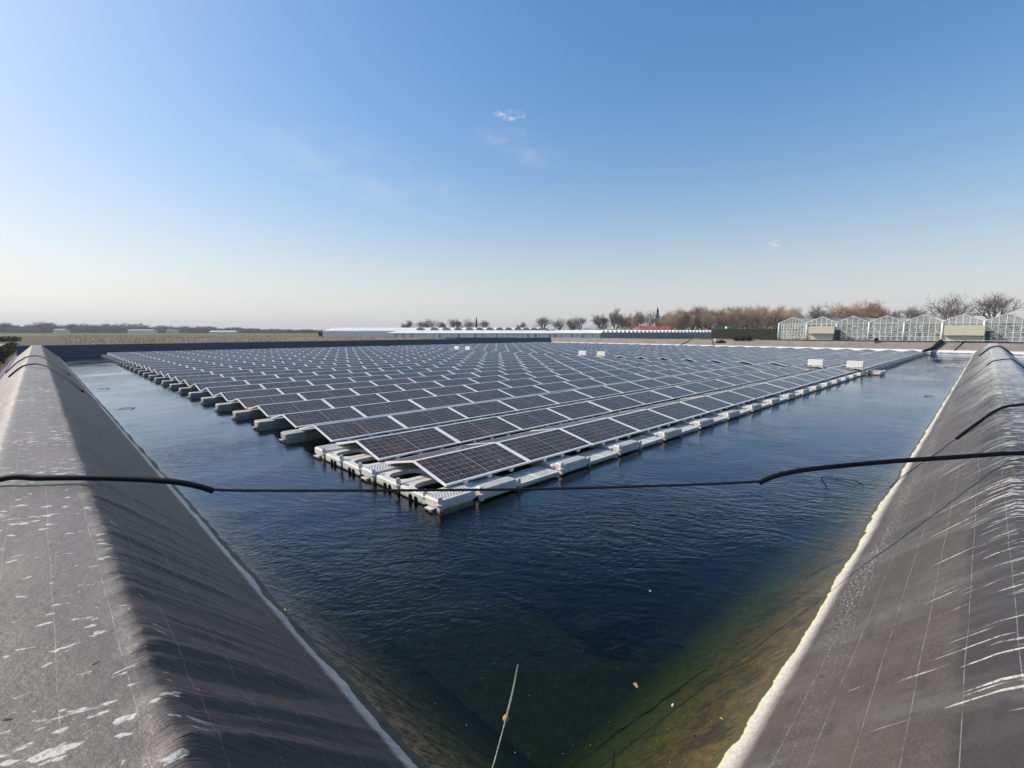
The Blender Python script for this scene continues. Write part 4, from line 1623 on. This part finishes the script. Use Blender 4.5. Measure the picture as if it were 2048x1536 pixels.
# big gabled glasshouse: facade in the plane x = 139, bays 6.4 m wide
gh = thing('greenhouse', 'tall gabled glass greenhouse with white posts at the right', 'greenhouse', (139, 39.1, 0.12))
gh.rotation_euler = (0, 0, R(-90))     # local x runs towards -y, local y away from the camera
BAY, NBAY = 6.42, 9
EAVE, RIDGE, DEEP = 4.75, 6.15, 90
bars, glass, roof, rack, gut = MB(), MB(), MB(), MB(), MB()
for k in range(NBAY):
    x0 = k * BAY
    n = 10 if k == 0 else 6
    pb = MB()
    pb.tube([(x0, -0.12, 0), (x0, -0.12, 4.5 if k % 3 else 4.7)], 0.17, 8)
    pb.build('post', M['white'], gh, True)
    for i in range(1, n):
        x = x0 + BAY * i / n
        zt = EAVE + (RIDGE - EAVE) * (1 - abs(2 * i / n - 1))
        w = 0.055 if k else 0.045
        bars.box(x - w, x + w, -0.06, 0.04, 0, zt - 0.05)
    for z in (0.45, 1.35, 2.3, 4.35) if k else (0.4, 1.1, 1.8, 2.5, 3.3, 4.0, 4.4):
        bars.box(x0, x0 + BAY, -0.035, 0.03, z, z + 0.07)
    # raking gable edges
    for s in (0, 1):
        xa, xb = (x0, x0 + BAY / 2) if s == 0 else (x0 + BAY, x0 + BAY / 2)
        bars.tube([(xa, -0.05, EAVE), (xb, -0.05, RIDGE)], 0.07, 5)
        roof.quad((xa, 0, EAVE), (xb, 0, RIDGE), (xb, DEEP, RIDGE), (xa, DEEP, EAVE))
        for q in range(1, 16):
            yy = q * DEEP / 16
            gut.tube([(xa, yy, EAVE + 0.02), (xb, yy, RIDGE + 0.02)], 0.04, 3, False)
    gut.box(x0 - 0.12, x0 + 0.12, -0.1, DEEP, EAVE - 0.15, EAVE + 0.02)
    gut.tube([(x0 + BAY / 2, 0, RIDGE + 0.03), (x0 + BAY / 2, DEEP, RIDGE + 0.03)], 0.06, 4)
    # roof vents and inner trusses
    if k:
        for q in range(3):
            yy = 3 + q * 7 + rnd.uniform(-1, 1)
            gut.quad((x0 + BAY * 0.52, yy, RIDGE + 0.02), (x0 + BAY * 0.52, yy + 3, RIDGE + 0.02), (x0 + BAY * 0.72, yy + 3, RIDGE - 0.1), (x0 + BAY * 0.72, yy, RIDGE - 0.1))
    for q in range(10):
        yy = 4 + q * 4.4
        gut.box(x0 - 0.06, x0 + 0.06, yy - 0.06, yy + 0.06, 0, EAVE)
        gut.tube([(x0, yy, EAVE - 0.5), (x0 + BAY, yy, EAVE - 0.5)], 0.05, 3, False)
        gut.tube([(x0, yy, EAVE - 0.1), (x0 + BAY, yy, EAVE - 0.1)], 0.05, 3, False)
    x1 = x0 + BAY
    i0 = len(glass.v)
    glass.v += [(x0, 0, 0), (x1, 0, 0), (x1, 0, EAVE), (x0 + BAY / 2, 0, RIDGE), (x0, 0, EAVE)]
    glass.f.append((i0, i0 + 1, i0 + 2, i0 + 3, i0 + 4))
    glass.mi.append(0)
pb = MB()
pb.tube([(NBAY * BAY, -0.12, 0), (NBAY * BAY, -0.12, 4.5)], 0.17, 8)
pb.build('post', M['white'], gh, True)
# end wall on the left
for q in range(1, 24):
    bars.box(-0.03, 0.04, q * DEEP / 24 - 0.04, q * DEEP / 24 + 0.04, 0, EAVE)
glass.quad((0, 0, 0), (0, DEEP, 0), (0, DEEP, EAVE), (0, 0, EAVE))
bars.build('glazing_bar', M['white'], gh)
glass.build('wall_glass', M['glass'], gh)
roof.build('roof', M['roofglass'], gh)
gut.build('roof_structure', M['white'], gh)
# tiered plant racks inside
rr_ = random.Random(3)
for lev, z in enumerate((0.5, 0.95, 1.4, 1.85, 2.3, 2.75, 3.2, 3.65)):
    for dpt in (1.5, 4.0):
        rack.cur = 0
        rack.box(0.4, NBAY * BAY, dpt, dpt + 0.9, z, z + 0.06)
        x = 0.5
        while x < NBAY * BAY - 0.5:
            w = rr_.uniform(0.2, 0.8)
            rack.cur = 0 if rr_.random() < 0.6 else (1 if rr_.random() < 0.6 else 2)
            hgt = rr_.uniform(0.1, 0.34)
            rack.prism([(x + w / 2 + w / 2 * math.cos(a), dpt + 0.4 + 0.35 * math.sin(a)) for a in [2 * PI * i / 7 for i in range(7)]], z + 0.061, z + 0.06 + hgt, 0.04)
            x += w + rr_.uniform(0.05, 0.5)
rack.build('plant_rack', [M['white'], M['conifer'], M['plastic2']], gh)
b = MB()
b.quad((0, 9, 0), (NBAY * BAY, 9, 0), (NBAY * BAY, 9, 3.9), (0, 9, 3.9))
b.build('bright_backdrop', M['sheet'], gh)  # white backdrop added to brighten the view through the glass
b = MB()
for k in range(NBAY):
    b.box(k * BAY + 0.2, (k + 1) * BAY, -0.1, -0.02, 0.0, 0.28)
b.build('plinth', M['plastic2'], gh)


# beige overhanging rooms against the facade
def annex(label, y0, y1, zlo, zhi, dx):
    t = thing('annex', label, 'annex', (139 - 0.3, y0, 0.12), R(-90), 'beige annexes on the greenhouse facade')
    L = y0 - y1
    b = MB()
    o = [(0, -2.6), (L, -2.6), (L, -0.05), (0, -0.05)]
    b.prism(o, zlo, zhi, 0.03)
    b.build('upper_box', M['beige'], t)
    b = MB()
    b.box(0.35, L - 0.3, -1.6, -0.06, 0, zlo)
    b.build('lower_wall', M['offwhite'], t)
    b = MB()
    b.box(L + 0.02, L + 0.9, -1.4, -0.1, 0.0, zlo + 0.9)
    b.build('dark_side', M['dark'], t)  # dark box along the right-hand side of the annex
    b = MB()
    b.tube([(0.9, -1.9, 0.1), (1.0, -1.9, 1.0), (2.2, -1.9, 0.25)], 0.12, 6)
    b.build('downpipe', M['white'], t)
    return t


annex('smaller beige annex box left on the greenhouse facade', 31.6, 26.2, 2.05, 3.75, 0)
annex('larger beige annex box right on the greenhouse facade', 6.5, 0.4, 1.75, 3.85, 0)
t = thing('water_post', 'white standpipe with thick top beside the larger beige annex', 'standpipe', G(1968, 97, 0.12))
b = MB()
b.tube([(0, 0, 2.0), (0, 0, 2.1), (0, 0, 3.85), (0, 0, 3.9)], 0.2, 10, True, [0.1, 0.24, 0.24, 0.2])
b.build('tank', M['white'], t, True)
b = MB()
b.tube([(0, 0, 0), (0, 0, 2.05)], 0.09, 8)
b.tube([(0.3, -0.3, 0), (0.1, -0.1, 2.0)], 0.05, 6)
b.tube([(0.4, -0.4, 3.0), (0.5, -0.5, 3.3), (0.9, -0.9, 3.5)], 0.05, 6)
b.build('pipe', M['white'], t, True)
b = MB()
b.tube([(0, 0, 0), (0, 0, 0.3)], 0.28, 10, True, [0.28, 0.2])
b.build('foot', M['white'], t, True)
# fence rail in front of the glasshouse
t = thing('guard_rail', 'thin white guard rail on low posts before the glass greenhouse', 'railing', (135, 9, 0.12))
b = MB()
for i in range(9):
    b.box(-0.04, 0.04, -i * 2.6 - 0.04, -i * 2.6 + 0.04, 0, 0.75)
b.build('post_row', M['white'], t)
b = MB()
b.tube([(0, 0, 0.72), (0, -20.8, 0.72)], 0.04, 5)
b.build('rail', M['white'], t)

# grey small-gabled greenhouse
m, L = frame_mtx(G(1203, 152, 0.1), G(1426, 182, 0.1))
t = thing('greenhouse', 'low grey greenhouse with a row of small white gables left of the hedge', 'greenhouse')
t.matrix_world = m
NG = 30
w = L / NG
wall, gab, rf, br = MB(), MB(), MB(), MB()
wall.box(0, L, 0, 0.1, 0, 2.05)
for k in range(NG):
    x0 = k * w
    gab.tri((x0, -0.02, 2.05), (x0 + w, -0.02, 2.05), (x0 + w / 2, -0.02, 2.95))
    rf.quad((x0, 0, 2.05), (x0 + w / 2, 0, 2.95), (x0 + w / 2, 26, 2.95), (x0, 26, 2.05))
    rf.quad((x0 + w / 2, 0, 2.95), (x0 + w, 0, 2.05), (x0 + w, 26, 2.05), (x0 + w / 2, 26, 2.95))
    br.box(x0 - 0.07, x0 + 0.07, -0.08, -0.03, 0, 2.1)
br.box(0, L, -0.06, -0.021, 1.95, 2.05)
wall.build('wall', M['shadegray'], t)
gab.build('gable', M['white'], t)
rf.build('roof', M['whitewash'], t)
br.build('downpipe', M['dark'], t)

# long white-walled greenhouse
m, L = frame_mtx(G(776, 160, 0.1), G(1202, 150.5, 0.1))
t = thing('greenhouse', 'long low greenhouse with white curtained wall and grey eave', 'greenhouse')
t.matrix_world = m
b = MB()
b.quad((0, 0, 0), (L, 0, 0), (L, 0, 1.95), (0, 0, 1.95))
b.quad((0, 0, 0), (0, 8, 0), (0, 8, 2.6), (0, 0, 1.95))
b.build('wall', M['white'], t)
b = MB()
b.quad((-0.3, -0.5, 2.0), (L + 0.1, -0.5, 2.0), (L + 0.1, 9, 2.75), (-0.3, 9, 2.75))
b.box(-0.3, L + 0.1, -0.5, -0.3, 1.86, 1.99)
b.build('roof', M['roofsheet'], t)
b = MB()
rr_ = random.Random(21)
x = 0.4
while x < L:
    wd = rr_.choice((0.15, 0.15, 0.35, 0.8))
    b.box(x, x + wd, -0.05, -0.005, 0.3 if wd > 0.5 else 0.0, 1.8)
    x += rr_.uniform(1.2, 3.2)
b.box(0, L, -0.04, -0.002, 1.62, 1.72)
b.build('curtain_gap', M['plastic2'], t)
b = MB()
b.box(L * 0.28, L * 0.62, -0.09, -0.055, 0.0, 0.55)
b.build('skirt', M['hedge'], t)

# bright white greenhouse behind
m, L = frame_mtx(G(645, 172, 0.1), G(1092, 176, 0.1))
t = thing('greenhouse', 'large white-roofed greenhouse behind, with a row of arched roof ends', 'greenhouse')
t.matrix_world = m
b = MB()
b.quad((0, 0, 0), (L, 0, 0), (L, 0, 2.75), (0, 0, 2.75))
b.quad((0, 0, 0), (0, 14, 0), (0, 14, 2.75), (0, 0, 2.75))
b.build('wall', M['white'], t)
b = MB()
b.quad((0, -0.2, 2.75), (L, -0.2, 2.75), (L - 1.5, 7, 3.95), (1.5, 7, 3.95))
b.quad((1.5, 7, 3.95), (L - 1.5, 7, 3.95), (L, 14, 2.75), (0, 14, 2.75))
b.tri((0, -0.2, 2.75), (1.5, 7, 3.95), (0, 14, 2.75))
b.tri((L, -0.2, 2.75), (L - 1.5, 7, 3.95), (L, 14, 2.75))
b.build('roof', M['roofsheet'], t)
b = MB()
for i in range(1, 26):
    b.box(i * L / 26 - 0.05, i * L / 26 + 0.05, -0.06, -0.003, 0, 2.7)
b.build('wall_post', M['white'], t)
b = MB()
b.box(-1.6, -0.05, 0.3, 11, 0.0, 2.4)
b.build('end_shed', M['dark'], t)
for ix in (837, 865, 889, 913, 936, 957, 978, 998, 1016, 1035, 1052, 1068, 1086):
    x = (ix - 645) / (1092 - 645) * L
    b = MB()
    rad = 1.5 if ix < 1080 else 2.1
    pts = [(x + rad * math.cos(a), 1.2, 3.0 + 0.95 * math.sin(a)) for a in [PI * i / 10 for i in range(11)]]
    i0 = len(b.v)
    b.v += pts + [(p[0], 7.5, p[2]) for p in pts]
    for i in range(10):
        b.f.append((i0 + i, i0 + i + 1, i0 + 12 + i, i0 + 11 + i))
        b.mi.append(0)
    b.f.append(tuple(i0 + i for i in range(11)))
    b.mi.append(1)
    b.build('arched_roof_end', [M['white'], M['shadegray']], t)


def house(label, ix, d, w, dp, hw, hr, wallm, roofm, chim=True, rz=0.0):
    t = thing('house', label, 'house', G(ix, d, 0.1), R(-45) + rz)
    b = MB()
    b.box(-w / 2, w / 2, 0, dp, 0, hw)
    b.build('wall', M[wallm], t)
    b = MB()
    b.quad((-w / 2 - 0.3, -0.4, hw), (w / 2 + 0.3, -0.4, hw), (w / 2 + 0.3, dp / 2, hr), (-w / 2 - 0.3, dp / 2, hr))
    b.quad((w / 2 + 0.3, dp / 2, hr), (w / 2 + 0.3, dp + 0.4, hw), (-w / 2 - 0.3, dp + 0.4, hw), (-w / 2 - 0.3, dp / 2, hr))
    b.tri((-w / 2 - 0.28, -0.4, hw), (-w / 2 - 0.28, dp / 2, hr), (-w / 2 - 0.28, dp + 0.4, hw))
    b.tri((w / 2 + 0.28, -0.4, hw), (w / 2 + 0.28, dp + 0.4, hw), (w / 2 + 0.28, dp / 2, hr))
    rfo = b.build('roof', M[roofm], t)
    if chim:
        b = MB()
        b.box(-w / 2 + 0.3, -w / 2 + 0.8, dp / 2 - 0.3, dp / 2 + 0.3, hr - 1.2, hr + 0.9)
        b.build('chimney', M['offwhite'], rfo)
    return t


house('house with bright red roof and white chimney at the left end of the wood', 1294, 212, 5.8, 7, 2.9, 5.1, 'brick', 'red')
house('second red-roofed house half hidden by the conifer', 1323, 218, 7.5, 7, 3.0, 4.9, 'brick', 'red', False)
t = house('dark green barn roof with a small white dormer above the hedge', 1454, 190, 7.4, 6, 2.6, 5.0, 'greenpaint', 'greenpaint', False)
b = MB()
b.box(-0.1, 1.3, 0.1, 1.6, 3.2, 4.4)
b.build('dormer', M['white'], t)
b = MB()
b.box(0.2, 1.0, 0.05, 0.098, 3.4, 4.2)
b.build('dormer_window', M['dark'], t)

for (a_, c_, dd_, zh, lb) in ((418, 470, 520, 2.0, 'long low white shed in the far fields left of the greenhouses'), (255, 306, 560, 3.6, 'pale low farm building far off above the field'), (106, 128, 540, 4.0, 'small pale building in front of the distant wood above the left bank'), (330, 368, 580, 3.6, 'faint pale building in the middle of the far woodland')):
    m, L = frame_mtx(G(a_, dd_, 0.1), G(c_, dd_, 0.1))
    t = thing('farm_shed', lb, 'shed')
    t.matrix_world = m
    b = MB()
    b.box(0, L, 0, 8, 0, zh)
    b.build('wall', M['whitewash'], t)
    b = MB()
    b.quad((-0.2, -0.3, zh), (L + 0.2, -0.3, zh), (L + 0.2, 4, zh + 1.0), (-0.2, 4, zh + 1.0))
    b.quad((-0.2, 4, zh + 1.0), (L + 0.2, 4, zh + 1.0), (L + 0.2, 8.3, zh), (-0.2, 8.3, zh))
    b.build('roof', M['white'] if zh < 3 else M['plastic2'], t)

# ------------------------------------------------------------------ air
t = NT('haze air')
vp = t.n("VolumePrincipled")
vp.inputs["Color"].default_value = (0.95, 0.95, 0.97, 1)
vp.inputs["Density"].default_value = 0.0003
t.t.links.new(vp.outputs[0], t.out.inputs[1])
b = MB()
b.box(-2600, 2600, -2600, 2600, -3.3, 42)
o = b.build('haze', t.m)
tag(o, None, None, None, 'stuff')

# ------------------------------------------------------------------ light and sky
SAZ, SEL = R(121), R(37)
sl = bpy.data.lights.new('sun', 'SUN')
sl.energy = 4.6
sl.angle = R(0.55)
sl.color = (1.0, 0.92, 0.80)
so = bpy.data.objects.new('sun', sl)
col.objects.link(so)
sd_ = Vector((math.cos(SAZ) * math.cos(SEL), math.sin(SAZ) * math.cos(SEL), math.sin(SEL)))
so.rotation_euler = sd_.to_track_quat('Z', 'Y').to_euler()

w = bpy.data.worlds.new("World")
scene.world = w
w.use_nodes = True
nt = w.node_tree
nt.nodes.clear()
sky = nt.nodes.new("ShaderNodeTexSky")
sky.sky_type = 'NISHITA'
sky.sun_disc = False
sky.sun_elevation = SEL
sky.sun_rotation = R(90) - SAZ
sky.air_density = 1.0
sky.dust_density = 1.3
sky.ozone_density = 2.0
SKY_SAT, SKY_GAIN, SKY_COMP, HOR_A, HOR_B = 1.28, 2.1, 0.095, 5.2, 0.50
bg = nt.nodes.new("ShaderNodeBackground")
bg.inputs["Strength"].default_value = 0.10
wo = nt.nodes.new("ShaderNodeOutputWorld")
nt.links.new(bg.outputs[0], wo.inputs[0])
# thin cirrus: a few wisps at fixed bearings of the sky
tc = nt.nodes.new("ShaderNodeTexCoord")


class WN(NT):
    def __init__(s, t):
        s.t = t


W = WN(nt)


def wisp(ix, iy, rad, scale, stretch, lo, hi):
    d = ray(ix, iy).normalized()
    ex = d.cross(Vector((0, 0, 1))).normalized()
    ey = ex.cross(d)
    vm = []
    for ax in (d, ex, ey):
        n_ = nt.nodes.new("ShaderNodeVectorMath")
        n_.operation = 'DOT_PRODUCT'
        nt.links.new(tc.outputs["Generated"], n_.inputs[0])
        n_.inputs[1].default_value = ax
        vm.append(n_.outputs["Value"])
    c, a, b_ = vm
    q = W.math('ADD', W.math('POWER', W.math('DIVIDE', W.math('ADD', a, W.math('MULTIPLY', b_, stretch[1])), rad * stretch[0]), 2.0), W.math('POWER', W.math('DIVIDE', b_, rad), 2.0))
    m_ = W.ramp(q, 0.0, 1.0, 1, 0)
    m_ = W.math('MULTIPLY', m_, W.math('GREATER_THAN', c, 0.3))
    nz = W.noise(W.vec(W.math('MULTIPLY', a, scale), W.math('MULTIPLY', b_, scale * 2.0)), 1.0, 5, 0.6, 0.6)
    return W.math('MULTIPLY', m_, W.ramp(nz, lo, hi))


m1 = wisp(1018, 231, 0.012, 55, (3.0, 0.0), 0.42, 0.72)
m2 = wisp(1549, 487, 0.008, 75, (1.6, 0.0), 0.35, 0.7)
m3 = wisp(720, 345, 0.09, 9, (2.2, 1.2), 0.35, 0.8)
m4 = wisp(1040, 290, 0.05, 14, (1.6, 1.2), 0.35, 0.8)
tot = W.math('ADD', W.math('ADD', W.math('MULTIPLY', m1, 0.75), W.math('MULTIPLY', m2, 0.7)), W.math('ADD', W.math('MULTIPLY', m3, 0.24), W.math('MULTIPLY', m4, 0.22)), clamp=True)
hsn = nt.nodes.new("ShaderNodeHueSaturation")
hsn.inputs["Saturation"].default_value = SKY_SAT
hsn.inputs["Hue"].default_value = 0.497
nt.links.new(sky.outputs[0], hsn.inputs["Color"])
bw = nt.nodes.new("ShaderNodeRGBToBW")
nt.links.new(sky.outputs[0], bw.inputs[0])
L_ = bw.outputs[0]
gain = W.math('DIVIDE', SKY_GAIN, W.math('ADD', 1.0, W.math('MULTIPLY', L_, SKY_COMP)))
nt.links.new(gain, hsn.inputs["Value"])
sxyz = nt.nodes.new("ShaderNodeSeparateXYZ")
nt.links.new(tc.outputs["Generated"], sxyz.inputs[0])
zz_ = W.math('MAXIMUM', sxyz.outputs[2], 0.0)
# haze belt: low sky goes pale and neutral
hz = W.math('EXPONENT', W.math('MULTIPLY', W.math('POWER', W.math('DIVIDE', zz_, 0.17), 1.35), -1.0))
hv = W.math('ADD', HOR_A, W.math('MULTIPLY', L_, HOR_B))
hc = nt.nodes.new("ShaderNodeCombineColor")
for i_, f_ in enumerate((1.0, 0.99, 0.98)):
    nt.links.new(W.math('MULTIPLY', hv, f_), hc.inputs[i_])
sky2 = W.mix(hz, hsn.outputs[0], hc.outputs[0])
mixn = W.mix(tot, sky2, (8.0, 8.2, 8.6))
nt.links.new(mixn, bg.inputs["Color"])

scene.view_settings.view_transform = 'Standard'
scene.view_settings.look = 'None'
scene.view_settings.exposure = 0
scene.view_settings.gamma = 1
scene.render.engine = 'CYCLES'
scene.cycles.use_denoising = True
scene.cycles.max_bounces = 8
scene.cycles.transparent_max_bounces = 16
scene.cycles.diffuse_bounces = 3
scene.cycles.glossy_bounces = 4
scene.cycles.caustics_reflective = False
scene.cycles.caustics_refractive = False
